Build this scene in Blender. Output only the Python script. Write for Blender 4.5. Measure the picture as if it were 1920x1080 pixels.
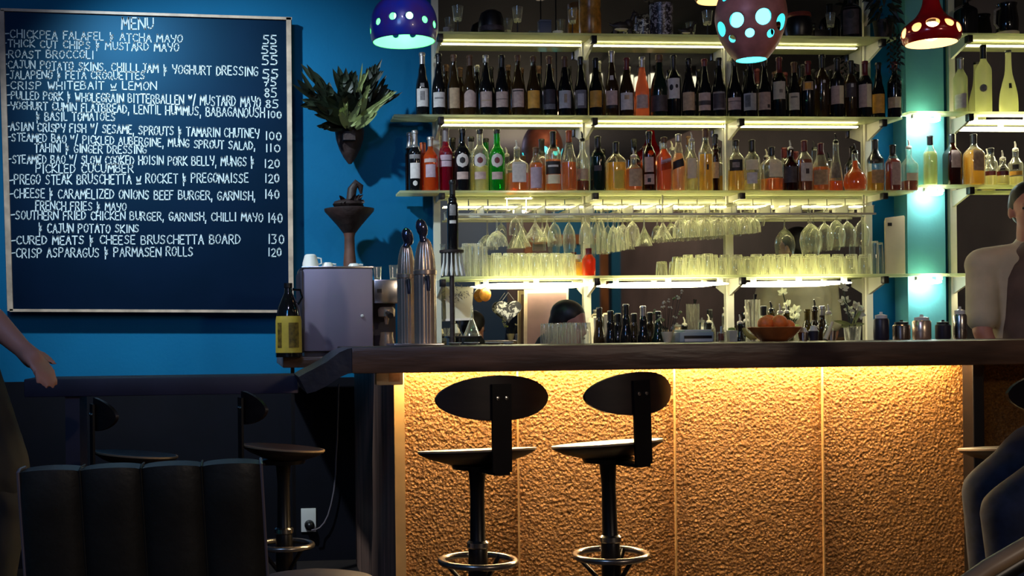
import bpy, bmesh, math, random
from mathutils import Vector, Matrix
random.seed(7)
for _o in list(bpy.data.objects): bpy.data.objects.remove(_o)
scene = bpy.context.scene
COL = scene.collection
PI = math.pi
# ------------------------------------------------------------------ camera
CAM = Vector((0, 0, 1.14)); FPX = 2300.0; CX, CY = 669.0, 630.0
_th, _ro = math.radians(5.3), 0.011
FWD = Vector((math.sin(_th), math.cos(_th), 0)); _r0 = Vector((math.cos(_th), -math.sin(_th), 0)); _z = Vector((0, 0, 1))
RGT = (_r0 * math.cos(_ro) - _z * math.sin(_ro)); UPV = (_z * math.cos(_ro) + _r0 * math.sin(_ro))
cd = bpy.data.cameras.new('camera'); cam = bpy.data.objects.new('camera', cd); COL.objects.link(cam)
cd.sensor_width = 36; cd.lens = FPX * 36 / 1920; cd.shift_x = (960 - CX) / 1920; cd.shift_y = (CY - 540) / 1920; cd.clip_start = .05
_m = Matrix.Identity(4)
for _i in range(3): _m[_i][0], _m[_i][1], _m[_i][2], _m[_i][3] = RGT[_i], UPV[_i], -FWD[_i], CAM[_i]
cam.matrix_world = _m
scene.camera = cam
# ------------------------------------------------------------------ world, lights, exposure
scene.view_settings.view_transform = 'Standard'; scene.view_settings.look = 'None'
scene.view_settings.exposure = 0.0; scene.view_settings.gamma = 1; scene.view_settings.use_curve_mapping = False
w = bpy.data.worlds.new('world'); scene.world = w; w.use_nodes = True
w.node_tree.nodes['Background'].inputs[0].default_value = (.03, .05, .16, 1); w.node_tree.nodes['Background'].inputs[1].default_value = .12
def lamp(name, kind, loc, aim, energy, color, size=.1, size_y=None, spot=None, blend=.5):
    l = bpy.data.lights.new(name, kind); l.energy = energy; l.color = color
    if kind == 'AREA':
        l.size = size
        if size_y: l.shape = 'RECTANGLE'; l.size_y = size_y
    else: l.shadow_soft_size = size
    if spot: l.spot_size = math.radians(spot); l.spot_blend = blend
    o = bpy.data.objects.new(name, l); COL.objects.link(o); o.location = loc
    if aim is not None: o.rotation_euler = (Vector(aim) - Vector(loc)).to_track_quat('-Z', 'Y').to_euler()
    return o
lamp('wall_spotlight', 'SPOT', (-.85, 4.45, 3.2), (.0, 6.2, 1.62), 330, (.74, .90, 1.0), .05, spot=74, blend=.9)
lamp('room_light', 'AREA', (-1.2, .2, 3.1), (.6, 4.6, .8), 12, (.78, .72, 1.0), .9)
lamp('board_glare_light', 'AREA', (-.75, 1.3, 3.05), (-.45, 6.17, 2.15), 16, (.06, .42, 1.0), .7)  # unseen blue light added to lay a soft glare on the chalkboard
lamp('bar_front_fill_spot', 'SPOT', (.1, 2.1, 3.25), (1.25, 4.6, 1.75), 46, (.72, .66, 1.0), .08, spot=58, blend=.8)  # unseen spot added to brighten pendants, coffee machine and counter lip
lamp('rear_room_fill', 'POINT', (3.2, -1.6, 2.7), None, 125, (1.0, .80, .6), .15)  # unseen point light added to brighten the room seen in the mirror
# ------------------------------------------------------------------ pixel of the photo -> point at depth Y
def ray(px, py): return FWD + RGT * ((px - CX) / FPX) + UPV * ((CY - py) / FPX)
def at(px, py, Y):
    d = ray(px, py); return CAM + d * (Y / d.y)
def atz(px, py, z):
    d = ray(px, py); return CAM + d * ((z - CAM.z) / d.z)
def mpp(px, Y): return FWD.dot(at(px, 400, Y) - CAM) / FPX
def Xat(px, Y, py=400): return at(px, py, Y).x
def Zat(px, py, Y): return at(px, py, Y).z
# ------------------------------------------------------------------ materials
def _nt(name):
    m = bpy.data.materials.new(name); m.use_nodes = True; nt = m.node_tree; nt.nodes.clear()
    out = nt.nodes.new('ShaderNodeOutputMaterial'); return m, nt, out
def pbr(name, col, rough=.5, metal=0, bump=None, var=.15, vscale=6, spec=.5, coat=0, trans=0, emit=None, estr=0, col2=None, stretch=(1, 1, 1), detail=4):
    m, nt, out = _nt(name); N = nt.nodes; L = nt.links
    b = N.new('ShaderNodeBsdfPrincipled'); L.new(b.outputs[0], out.inputs[0])
    tc = N.new('ShaderNodeTexCoord'); mp = N.new('ShaderNodeMapping'); mp.inputs['Scale'].default_value = stretch
    L.new(tc.outputs['Object'], mp.inputs[0])
    no = N.new('ShaderNodeTexNoise'); no.inputs['Scale'].default_value = vscale; no.inputs['Detail'].default_value = detail; L.new(mp.outputs[0], no.inputs['Vector'])
    cr = N.new('ShaderNodeValToRGB'); cr.color_ramp.elements[0].position = .35; cr.color_ramp.elements[1].position = .68
    c2 = col2 or tuple(min(1, c * (1 + var)) for c in col); c1 = tuple(c * (1 - var) for c in col) if not col2 else col
    cr.color_ramp.elements[0].color = (*c1, 1); cr.color_ramp.elements[1].color = (*c2, 1)
    L.new(no.outputs[0], cr.inputs[0]); L.new(cr.outputs[0], b.inputs['Base Color'])
    b.inputs['Roughness'].default_value = rough; b.inputs['Metallic'].default_value = metal
    b.inputs['Specular IOR Level'].default_value = spec; b.inputs['Coat Weight'].default_value = coat; b.inputs['Transmission Weight'].default_value = trans
    if emit: b.inputs['Emission Color'].default_value = (*emit, 1); b.inputs['Emission Strength'].default_value = estr
    if bump:
        n2 = N.new('ShaderNodeTexNoise'); n2.inputs['Scale'].default_value = bump[0]; n2.inputs['Detail'].default_value = 3; L.new(mp.outputs[0], n2.inputs['Vector'])
        bp = N.new('ShaderNodeBump'); bp.inputs['Strength'].default_value = bump[1]; bp.inputs['Distance'].default_value = .01
        L.new(n2.outputs[0], bp.inputs['Height']); L.new(bp.outputs[0], b.inputs['Normal'])
    return m
def glow(name, col, s):
    m, nt, out = _nt(name); e = nt.nodes.new('ShaderNodeEmission'); e.inputs[0].default_value = (*col, 1); e.inputs[1].default_value = s
    nt.links.new(e.outputs[0], out.inputs[0]); return m
def thin_glass(name, tint=(.96, 1, .96), edge=.55, haze=0, hazecol=None, rough=.03, streak=0):
    m, nt, out = _nt(name); N = nt.nodes; L = nt.links
    t = N.new('ShaderNodeBsdfTransparent'); t.inputs[0].default_value = (*tint, 1)
    g = N.new('ShaderNodeBsdfGlossy'); g.inputs['Roughness'].default_value = rough; g.inputs[0].default_value = (1, 1, 1, 1)
    lw = N.new('ShaderNodeLayerWeight'); lw.inputs[0].default_value = .35
    mr = N.new('ShaderNodeMapRange'); mr.inputs[3].default_value = .05; mr.inputs[4].default_value = edge; L.new(lw.outputs['Facing'], mr.inputs[0])
    mx = N.new('ShaderNodeMixShader'); L.new(mr.outputs[0], mx.inputs[0]); L.new(t.outputs[0], mx.inputs[1]); L.new(g.outputs[0], mx.inputs[2])
    last = mx
    if haze:
        hc = hazecol or tint
        tl = N.new('ShaderNodeBsdfTranslucent'); tl.inputs[0].default_value = (*hc, 1)
        df = N.new('ShaderNodeBsdfDiffuse'); df.inputs[0].default_value = (*hc, 1)
        ad = N.new('ShaderNodeMixShader'); ad.inputs[0].default_value = .4; L.new(tl.outputs[0], ad.inputs[1]); L.new(df.outputs[0], ad.inputs[2])
        m2 = N.new('ShaderNodeMixShader'); m2.inputs[0].default_value = haze; L.new(mx.outputs[0], m2.inputs[1]); L.new(ad.outputs[0], m2.inputs[2]); last = m2
        if streak:  # noise streaks and pale edges painted in as reflections and refracted light
            tc = N.new('ShaderNodeTexCoord'); mp = N.new('ShaderNodeMapping'); mp.inputs['Scale'].default_value = (1, 1, .10); L.new(tc.outputs['Object'], mp.inputs[0])
            no = N.new('ShaderNodeTexNoise'); no.inputs['Scale'].default_value = streak; no.inputs['Detail'].default_value = 2; L.new(mp.outputs[0], no.inputs['Vector'])
            r1 = N.new('ShaderNodeMapRange'); r1.inputs[1].default_value = .38; r1.inputs[2].default_value = .64; r1.inputs[3].default_value = haze * .25; r1.inputs[4].default_value = haze * 1.3; L.new(no.outputs[0], r1.inputs[0])
            pw = N.new('ShaderNodeMath'); pw.operation = 'POWER'; pw.inputs[1].default_value = 2.2; L.new(lw.outputs['Facing'], pw.inputs[0])
            ma = N.new('ShaderNodeMath'); ma.operation = 'MULTIPLY_ADD'; ma.inputs[1].default_value = .55; L.new(pw.outputs[0], ma.inputs[0]); L.new(r1.outputs[0], ma.inputs[2]); ma.use_clamp = True
            L.new(ma.outputs[0], m2.inputs[0])
    L.new(last.outputs[0], out.inputs[0]); return m
M = {}
M['wall'] = pbr('blue_wall_paint', (.0015, .125, .275), .7, var=.10, vscale=1.5, bump=(60, .08), spec=.15)
M['pillar'] = pbr('teal_pillar_paint', (.11, .40, .42), .55, var=.08, vscale=2, bump=(60, .06))
M['rearwall'] = pbr('rear_wall_paint', (.12, .085, .085), .7, var=.3, vscale=1.2)
M['rearnavy'] = pbr('rear_navy_paint', (.004, .035, .10), .6, var=.1, vscale=1.5)
M['rearblue'] = pbr('rear_blue_paint', (.01, .14, .30), .6, var=.1, vscale=1.5)
M['dado'] = pbr('dado_dark_paint', (.0015, .0015, .005), .7, var=.2, spec=.2)
M['floor'] = pbr('dark_floor', (.02, .014, .012), .5, var=.4, vscale=3)
M['ceil'] = pbr('dark_ceiling', (.012, .012, .02), .8, var=.2)
M['board'] = pbr('chalkboard_slate', (.0016, .0026, .012), .40, var=.3, vscale=2.5, spec=.35); M['board'].node_tree.nodes['Principled BSDF'].inputs['Specular Tint'].default_value = (.12, .55, 1, 1)
M['boardframe'] = pbr('board_frame_wood', (.50, .38, .28), .4, var=.25, vscale=14)
M['chalk'] = pbr('chalk', (.62, .74, .78), .9, var=.12, vscale=40)
M['counter'] = pbr('counter_dark_wood', (.10, .050, .028), .38, var=.5, vscale=9, stretch=(.3, 2, 2), bump=(20, .25))
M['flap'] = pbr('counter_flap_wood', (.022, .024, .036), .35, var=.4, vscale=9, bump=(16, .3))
M['ledge'] = pbr('ledge_paint', (.026, .022, .050), .5, var=.2)
M['endpanel'] = pbr('end_panel_wood', (.30, .16, .115), .55, var=.35, vscale=5, stretch=(3, 3, .4))
M['black'] = pbr('black_satin', (.006, .005, .006), .35, var=.2)
M['blackmetal'] = pbr('black_metal', (.010, .008, .008), .32, .4, var=.2)
M['stoolwood'] = pbr('stool_dark_ply', (.020, .009, .006), .45, var=.35, vscale=8, stretch=(1, 1, 4))
M['paleedge'] = pbr('pale_ply', (.30, .20, .12), .4, var=.2)
M['steel'] = pbr('brushed_steel', (.62, .58, .54), .22, 1, var=.08)
M['chrome'] = pbr('chrome', (.90, .68, .50), .26, .8, var=.05)
M['whitemetal'] = pbr('white_metal', (.62, .60, .48), .4, var=.06)
M['machine'] = pbr('machine_casing', (.26, .215, .29), .42, .25, var=.05)
M['machinedark'] = pbr('machine_dark', (.03, .026, .04), .4, .2, var=.1)
M['white'] = pbr('white_ceramic', (.72, .70, .66), .25, var=.05)
M['paper'] = pbr('paper', (.58, .53, .42), .8, var=.08, vscale=9)
M['leather'] = pbr('dark_leather', (.018, .017, .015), .42, var=.35, vscale=5, bump=(50, .12))
M['piping'] = pbr('leather_piping', (.16, .13, .15), .35, var=.1)
M['leaf'] = pbr('leaf_dark', (.010, .017, .008), .5, var=.6, vscale=14)
M['leafpale'] = pbr('leaf_pale', (.30, .36, .13), .5, var=.3, vscale=10)
M['bark'] = pbr('planter_brown', (.020, .009, .008), .6, var=.5, vscale=14, bump=(30, .4))
M['timber'] = pbr('warm_timber', (.26, .10, .035), .45, var=.35, vscale=8, stretch=(1, 1, .3))
M['mirror'] = pbr('mirror_glass', (.56, .56, .52), .02, 1, var=.03, vscale=1)
M['shelf'] = thin_glass('shelf_frosted_glass', (.88, .92, .80), .30, haze=.58, hazecol=(.84, .86, .55), rough=.12)
M['glass'] = thin_glass('clear_glass', (.96, .98, .93), .65, haze=.08, hazecol=(.95, .94, .82), streak=70)
M['glassbright'] = thin_glass('clear_glass_bright_streaks', (.97, .97, .92), .60, haze=.26, hazecol=(.95, .93, .80), streak=90)  # paler copy of the clear glass, painted streaks standing for bright reflections
M['bottleclear'] = thin_glass('bottle_clear', (.93, .95, .88), .65, haze=.07, hazecol=(.95, .95, .82), streak=60)
M['bottlegreen'] = thin_glass('bottle_green', (.05, .60, .10), .45, haze=.30, hazecol=(.03, .60, .06))
M['bottleolive'] = thin_glass('bottle_olive', (.30, .25, .06), .35, haze=.12, hazecol=(.10, .08, .02))
M['frosted'] = thin_glass('bottle_frosted', (.75, .78, .60), .25, haze=.6, hazecol=(.80, .80, .52), rough=.3)
M['rose'] = thin_glass('bottle_rose', (.95, .45, .30), .45, haze=.45, hazecol=(.95, .36, .20))
M['crimson'] = thin_glass('bottle_crimson', (.55, .02, .05), .45, haze=.25, hazecol=(.75, .02, .08))
M['orangeglass'] = thin_glass('bottle_orange', (.9, .22, .04), .45, haze=.4, hazecol=(.98, .24, .04))
M['brownglass'] = thin_glass('bottle_brown', (.22, .07, .02), .35, haze=.08, hazecol=(.12, .04, .01))
def liquid(name, c): return thin_glass(name, c, .12, haze=.55, hazecol=c)
M['amber'] = liquid('liquor_amber', (.90, .36, .06)); M['gold'] = liquid('liquor_gold', (.95, .66, .14)); M['pale'] = liquid('liquor_pale', (.92, .86, .52))
M['orange'] = liquid('liquor_orange', (.95, .30, .06)); M['brown'] = liquid('liquor_brown', (.42, .12, .03)); M['pinkish'] = liquid('liquor_pink', (.9, .55, .36)); M['red'] = liquid('liquor_red', (.50, .06, .02))
M['wine'] = pbr('dark_wine_glass', (.006, .006, .007), .08, var=.1, spec=.6)
M['winegreen'] = pbr('dark_green_glass', (.006, .016, .010), .08, var=.1, spec=.6)
M['winebrown'] = pbr('brown_wine_glass', (.030, .016, .006), .08, var=.1, spec=.6)
M['lwhite'] = pbr('label_white', (.62, .57, .54), .7, var=.10, vscale=60); M['lpink'] = pbr('label_pinkish', (.50, .36, .32), .7, var=.15, vscale=60)
M['ltan'] = pbr('label_tan', (.48, .33, .20), .7, var=.2, vscale=50); M['lgold'] = pbr('label_gold', (.72, .36, .05), .6, var=.2, vscale=30)
M['lgrey'] = pbr('label_grey', (.22, .20, .20), .7, var=.3, vscale=50); M['lblack'] = pbr('label_black', (.010, .008, .010), .6, var=.2); M['ldark'] = pbr('label_charcoal', (.05, .035, .04), .6, var=.4, vscale=40)
M['lcream'] = pbr('label_cream', (.74, .64, .42), .7, var=.08, vscale=40); M['llilac'] = pbr('label_lilac', (.46, .34, .40), .7, var=.12, vscale=50); M['lyellow'] = pbr('label_yellow', (.62, .44, .05), .6, var=.1, vscale=30)
M['capred'] = pbr('capsule_red', (.14, .012, .016), .4, var=.1); M['capbrown'] = pbr('capsule_brown', (.13, .06, .03), .5, var=.1); M['capclear'] = pbr('capsule_silver', (.42, .40, .38), .3, .6, var=.1)
M['caporange'] = pbr('cap_orange', (.55, .10, .025), .4, var=.1); M['capgrey'] = pbr('cap_grey', (.20, .16, .16), .4, var=.1); M['capwhite'] = pbr('cap_white', (.7, .66, .58), .4, var=.1)
M['skin'] = pbr('skin', (.50, .22, .16), .5, var=.08, vscale=8); M['hair'] = pbr('dark_hair', (.010, .006, .006), .5, var=.4, vscale=60, stretch=(1, 1, .2))
M['shirtbrown'] = pbr('brown_shirt', (.13, .082, .062), .8, var=.2, vscale=10); M['shirtcream'] = pbr('cream_shirt', (.56, .48, .34), .8, var=.1, vscale=10)
M['shirtblack'] = pbr('black_cloth', (.005, .005, .008), .85, var=.3); M['denim'] = pbr('navy_denim', (.012, .017, .042), .85, var=.35, vscale=30)
M['wood'] = pbr('orange_wood_bowl', (.45, .13, .03), .4, var=.3, vscale=12); M['fruit'] = pbr('orange_fruit', (.85, .20, .035), .5, var=.15, vscale=40, bump=(120, .2))
M['lime'] = pbr('lime_peel', (.35, .42, .06), .5, var=.2); M['brass'] = pbr('brass_gold', (.55, .30, .05), .35, .6, var=.3, vscale=60)
M['jam'] = pbr('amber_glass_jar', (.50, .22, .03), .3, var=.5, vscale=30, trans=.3)
# ------------------------------------------------------------------ mesh helpers
def link(name, bm, mats, parent=None, smooth=True, recalc=True):
    if recalc: bmesh.ops.recalc_face_normals(bm, faces=bm.faces)
    me = bpy.data.meshes.new(name); bm.to_mesh(me); bm.free()
    for m in (mats if isinstance(mats, (list, tuple)) else [mats]): me.materials.append(M[m] if isinstance(m, str) else m)
    if smooth:
        me.shade_smooth()
        me.set_sharp_from_angle(angle=math.radians(38))
    o = bpy.data.objects.new(name, me); COL.objects.link(o)
    if parent: o.parent = parent; o.matrix_parent_inverse = Matrix.Identity(4)
    return o
def thing(name, label, cat, loc=(0, 0, 0), rz=0, group=None):
    o = bpy.data.objects.new(name, None); COL.objects.link(o); o.location = loc; o.rotation_euler = (0, 0, rz); o.empty_display_size = .05
    o['label'] = label; o['category'] = cat
    if group: o['group'] = group
    return o
def tag(o, label, cat, group=None):
    o['label'] = label; o['category'] = cat
    if group: o['group'] = group
    return o
def struct(o): o['kind'] = 'structure'; return o
def box(bm, c, s, rot=None, mi=0, bev=0):
    r = bmesh.ops.create_cube(bm, size=1); vs = r['verts']
    for v in vs: v.co = Vector((v.co.x * s[0], v.co.y * s[1], v.co.z * s[2]))
    if bev:
        es = list({e for v in vs for e in v.link_edges}); rr = bmesh.ops.bevel(bm, geom=es, offset=bev, segments=2, affect='EDGES', profile=.6); 
        vs = list({v for f in rr['faces'] for v in f.verts} | {v for v in vs if v.is_valid})
    for v in vs:
        if rot is not None: v.co = rot @ v.co
        v.co += Vector(c)
    for f in {f for v in vs for f in v.link_faces}: f.material_index = mi
    return vs
def bx(x0, x1, y0, y1, z0, z1, bev=0, bm=None):
    bm = bm or bmesh.new(); box(bm, ((x0 + x1) / 2, (y0 + y1) / 2, (z0 + z1) / 2), (abs(x1 - x0), abs(y1 - y0), abs(z1 - z0)), bev=bev); return bm
def lathe(prof, seg=28, bm=None, off=(0, 0, 0), n=2.0, nfun=None, mi=0, sx=1, sy=1, capb=True, capt=False):
    bm = bm or bmesh.new(); rings = []
    for (r, z) in prof:
        e = nfun(r, z) if nfun else n; ring = []
        for k in range(seg):
            a = 2 * PI * (k + .5) / seg; c, s = math.cos(a), math.sin(a)
            x = r * math.copysign(abs(c) ** (2 / e), c); y = r * math.copysign(abs(s) ** (2 / e), s)
            ring.append(bm.verts.new((off[0] + x * sx, off[1] + y * sy, off[2] + z)))
        rings.append(ring)
    for a, b in zip(rings, rings[1:]):
        for k in range(seg):
            f = bm.faces.new((a[k], a[(k + 1) % seg], b[(k + 1) % seg], b[k])); f.material_index = mi
    if capb: bm.faces.new(rings[0]).material_index = mi
    if capt: bm.faces.new(rings[-1]).material_index = mi
    return bm
def tube(bm, pts, r, seg=8, closed=False, caps=True, mi=0):
    pts = [Vector(p) for p in pts]; n = len(pts); rings = []; rr = r if isinstance(r, (list, tuple)) else [r] * n; up = None
    for i, p in enumerate(pts):
        t = (pts[(i + 1) % n] - pts[i - 1]) if closed else (pts[min(i + 1, n - 1)] - pts[max(i - 1, 0)])
        t.normalize()
        if up is None:
            up = Vector((0, 0, 1)) if abs(t.z) < .9 else Vector((1, 0, 0))
        s = t.cross(up).normalized(); up = s.cross(t).normalized()
        rings.append([bm.verts.new(p + (s * math.cos(2 * PI * k / seg) + up * math.sin(2 * PI * k / seg)) * rr[i]) for k in range(seg)])
    pairs = list(zip(rings, rings[1:])) + ([(rings[-1], rings[0])] if closed else [])
    for a, b in pairs:
        for k in range(seg): bm.faces.new((a[k], a[(k + 1) % seg], b[(k + 1) % seg], b[k])).material_index = mi
    if caps and not closed: bm.faces.new(rings[0]).material_index = mi; bm.faces.new(rings[-1]).material_index = mi
    return bm
def blob(bm, c, r, rot=None, sub=2, mi=0):
    rr = bmesh.ops.create_icosphere(bm, subdivisions=sub, radius=1)
    for v in rr['verts']:
        p = Vector((v.co.x * r[0], v.co.y * r[1], v.co.z * r[2]))
        if rot is not None: p = rot @ p
        v.co = p + Vector(c)
    for f in {f for v in rr['verts'] for f in v.link_faces}: f.material_index = mi
    return rr['verts']
def prism(poly, ext, bm=None, mi=0):
    """poly: 3D points of one face; ext: extrusion vector"""
    bm = bm or bmesh.new(); a = [bm.verts.new(p) for p in poly]; b = [bm.verts.new(Vector(p) + Vector(ext)) for p in poly]
    bm.faces.new(a).material_index = mi; bm.faces.new(b).material_index = mi; n = len(a)
    for i in range(n): bm.faces.new((a[i], a[(i + 1) % n], b[(i + 1) % n], b[i])).material_index = mi
    return bm
def baked(bm, voxel, smooth=3):
    """fuse overlapping lumps into one continuous surface"""
    me = bpy.data.meshes.new('tmp'); bm.to_mesh(me); bm.free(); o = bpy.data.objects.new('tmp', me); COL.objects.link(o)
    r = o.modifiers.new('r', 'REMESH'); r.mode = 'VOXEL'; r.voxel_size = voxel
    if smooth: s = o.modifiers.new('s', 'SMOOTH'); s.iterations = smooth; s.factor = .5
    dg = bpy.context.evaluated_depsgraph_get(); me2 = bpy.data.meshes.new_from_object(o.evaluated_get(dg))
    bpy.data.objects.remove(o); b2 = bmesh.new(); b2.from_mesh(me2); bpy.data.meshes.remove(me2); return b2
# ================================================================== THE SETTING
YW = 6.25            # back wall
YM = 6.20            # mirror face
YF = 6.02            # front edge of the wall shelves
RX0, RX1, RY0, RZ1 = -1.9, 4.9, -3.2, 3.35
struct(link('floor', bx(RX0, RX1, RY0, YW, -.1, 0), 'floor'))
struct(link('ceiling', bx(RX0, RX1, RY0, YW, RZ1, RZ1 + .1), 'ceil'))
struct(link('wall_back', bx(RX0, RX1, YW, YW + .1, 0, RZ1), 'wall'))
struct(link('wall_left', bx(RX0 - .1, RX0, RY0, YW, 0, RZ1), 'wall'))
struct(link('wall_right', bx(RX1, RX1 + .1, RY0, YW, 0, RZ1), 'rearwall'))
struct(link('wall_front', bx(RX0, RX1, RY0 - .1, RY0, 0, RZ1), 'rearwall'))
struct(link('trim_1', bx(RX0, Xat(722, 6.2), YW - .02, YW, 0, .93), 'dado'))
PX0, PX1 = Xat(1701, 6.12), Xat(1772, 6.12)
struct(link('wall_pillar', bx(PX0, PX1, 6.12, YW, 0, RZ1), 'pillar'))
# things of the room behind the photographer, seen in the bar mirror
struct(link('trim_2', bx(1.6, 3.4, RY0, RY0 + .03, 0, RZ1), 'rearnavy'))
struct(link('trim_4', bx(4.0, RX1, RY0, RY0 + .03, 0, RZ1), 'rearblue'))
for i_, x_ in enumerate((3.62, 4.62)): struct(link('trim_%d' % (5 + i_), bx(x_, x_ + .10, RY0 + .03, RY0 + .09, 0, 2.3), 'timber'))
struct(link('trim_7', bx(3.62, 4.72, RY0 + .03, RY0 + .10, 2.3, 2.42), 'timber'))
# ------------------------------------------------------------------ chalkboard
BY = 6.17
def onb(px, py, d=0): return at(px, py, BY - d)
tl, tr, br, bl = onb(2, 19), onb(547, 36), onb(549, 584), onb(19, 582)
cb = thing('chalkboard', 'large dark chalkboard menu in a thin pale frame on the blue wall', 'chalkboard', (bl + br) / 2)
o0 = Vector(cb.location)
link('slate', prism([p - o0 for p in (tl, tr, br, bl)], (0, .03, 0)), 'board', cb, smooth=False)
def frame_bar(a, b, wpx):
    dx = (b - a).normalized(); nrm = Vector((-dx.z, 0, dx.x)); wd = wpx * .0027
    link('frame', prism([a - o0 - nrm * wd * .5 + Vector((0, -.014, 0)), b - o0 - nrm * wd * .5 + Vector((0, -.014, 0)), b - o0 + nrm * wd * .5 + Vector((0, -.014, 0)), a - o0 + nrm * wd * .5 + Vector((0, -.014, 0))], (0, .04, 0)), 'boardframe', cb, smooth=False)
frame_bar(tl, tr, 5); frame_bar(onb(541, 34), onb(546, 586), 9); frame_bar(bl, br, 5); frame_bar(onb(3, 20), onb(20, 583), 10)
GL = {'A': '0,0 .5,1 1,0|.2,.4 .8,.4', 'B': '0,0 0,1 .7,.95 .8,.75 .6,.55 0,.5|.6,.55 1,.3 .8,.02 0,0', 'C': '.95,.85 .6,1 .2,.85 0,.5 .2,.12 .6,0 1,.15', 'D': '0,0 0,1 .6,.9 1,.5 .6,.08 0,0',
 'E': '.9,1 0,1 0,0 .95,0|0,.5 .75,.52', 'F': '0,0 0,1 .95,1|0,.52 .7,.54', 'G': '.95,.85 .55,1 .15,.8 0,.45 .25,.05 .7,0 .95,.2 .95,.45 .55,.45', 'H': '0,0 0,1|1,0 1,1|0,.5 1,.5', 'I': '.5,0 .5,1', 'J': '.2,1 1,1|.7,1 .7,.2 .4,0 0,.15',
 'K': '0,0 0,1|.9,1 0,.45 1,0', 'L': '0,1 0,0 .9,0', 'M': '0,0 .08,1 .5,.35 .92,1 1,0', 'N': '0,0 0,1 1,0 1,1', 'O': '.5,1 .12,.8 0,.45 .2,.08 .55,0 .9,.25 1,.6 .8,.92 .5,1', 'P': '0,0 0,1 .7,.98 .95,.75 .7,.5 0,.46',
 'Q': '.5,1 .1,.8 0,.45 .25,.05 .6,0 .95,.3 .95,.7 .5,1|.6,.3 1.05,-.1', 'R': '0,0 0,1 .7,.98 .9,.75 .65,.52 0,.48|.4,.48 1,0', 'S': '.9,.85 .5,1 .1,.8 .3,.55 .75,.45 .9,.2 .5,0 0,.12', 'T': '0,1 1,1|.5,1 .5,0', 'U': '0,1 .05,.25 .4,0 .8,.12 1,.4 1,1', 'V': '0,1 .5,0 1,1',
 'W': '0,1 .25,0 .5,.7 .75,0 1,1', 'X': '0,0 1,1|0,1 1,0', 'Y': '0,1 .1,.6 .6,.5|1,1 .9,.5 .6,0', 'Z': '0,1 1,1 0,0 1,0', '0': '.5,1 .1,.75 .1,.25 .5,0 .9,.25 .9,.75 .5,1', '1': '.5,1 .5,0', '2': '.05,.8 .4,1 .85,.85 .8,.55 0,0 1,.02', '3': '.05,1 .9,1 .4,.6 .9,.4 .7,.05 0,.05',
 '4': '.6,1 0,.35 1,.35|.7,.7 .7,-.05', '5': '.9,1 .15,1 .1,.6 .6,.6 .95,.35 .7,.03 0,.05', '7': '0,1 1,1 .4,0|.2,.5 .85,.5', '8': '.5,.55 .1,.8 .5,1 .9,.8 .5,.55 .05,.25 .5,0 .95,.25 .5,.55',
 '&': '.1,1.05 .1,.6 .75,.75 .45,.5 .8,.3 .1,.15|.2,.55 .2,-.25', '/': '0,-.15 .9,1.15', ',': '.4,.1 .2,-.25', '-': '0,.45 1,.5', '~': '0,1 .2,.55 .45,.85 .7,.55 1,1', 'w': '0,.7 .2,.15 .5,.5 .7,.15 1,.8|0,-.05 1,-.02'}
def write(txt, x0, yt0, yb0, x1, yt1, yb1, wpx=2.1):
    """chalk strokes between two cap-height ends, pixels of the photo on the board's plane"""
    wid = {'I': .35, '1': .35, ' ': .55, ',': .3, '-': .75, '/': .6, '&': .75, '~': .75, 'w': .9, 'M': 1.1, 'W': 1.15, 'N': 1.0, 'E': .8, 'F': .8, 'L': .75, 'J': .8}
    ws = [wid.get(c, .92) for c in txt]; gap = .24; tot = sum(ws) + gap * (len(ws) - 1); bm = bmesh.new(); cur = 0; rnd = random.Random(txt)
    ori = onb(x0, yb0, .004)
    for c, wd in zip(txt, ws):
        if c in GL:
            jx, jy = rnd.uniform(-.05, .05), rnd.uniform(-.06, .06)
            for st in GL[c].split('|'):
                pts = []
                for q in st.split():
                    a, b = map(float, q.split(',')); t = (cur + (a * .95 + jx) * wd) / tot; h = b + jy
                    px = x0 + (x1 - x0) * t; yb = yb0 + (yb1 - yb0) * t; yt = yt0 + (yt1 - yt0) * t; pts.append(onb(px, yb + (yt - yb) * h, .0025) - ori)
                hw = wpx * .5 * .0027 * rnd.uniform(.85, 1.15)
                for p, q in zip(pts, pts[1:]):
                    d = (q - p); ln = d.length
                    if ln < 1e-6: continue
                    d /= ln; nn = Vector((-d.z, 0, d.x)) * hw; p2, q2 = p - d * hw * .8, q + d * hw * .8
                    vs = [bm.verts.new(v) for v in (p2 - nn, q2 - nn, q2 + nn, p2 + nn)]; bm.faces.new(vs)
        cur += wd + gap
    return bm, ori
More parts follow.
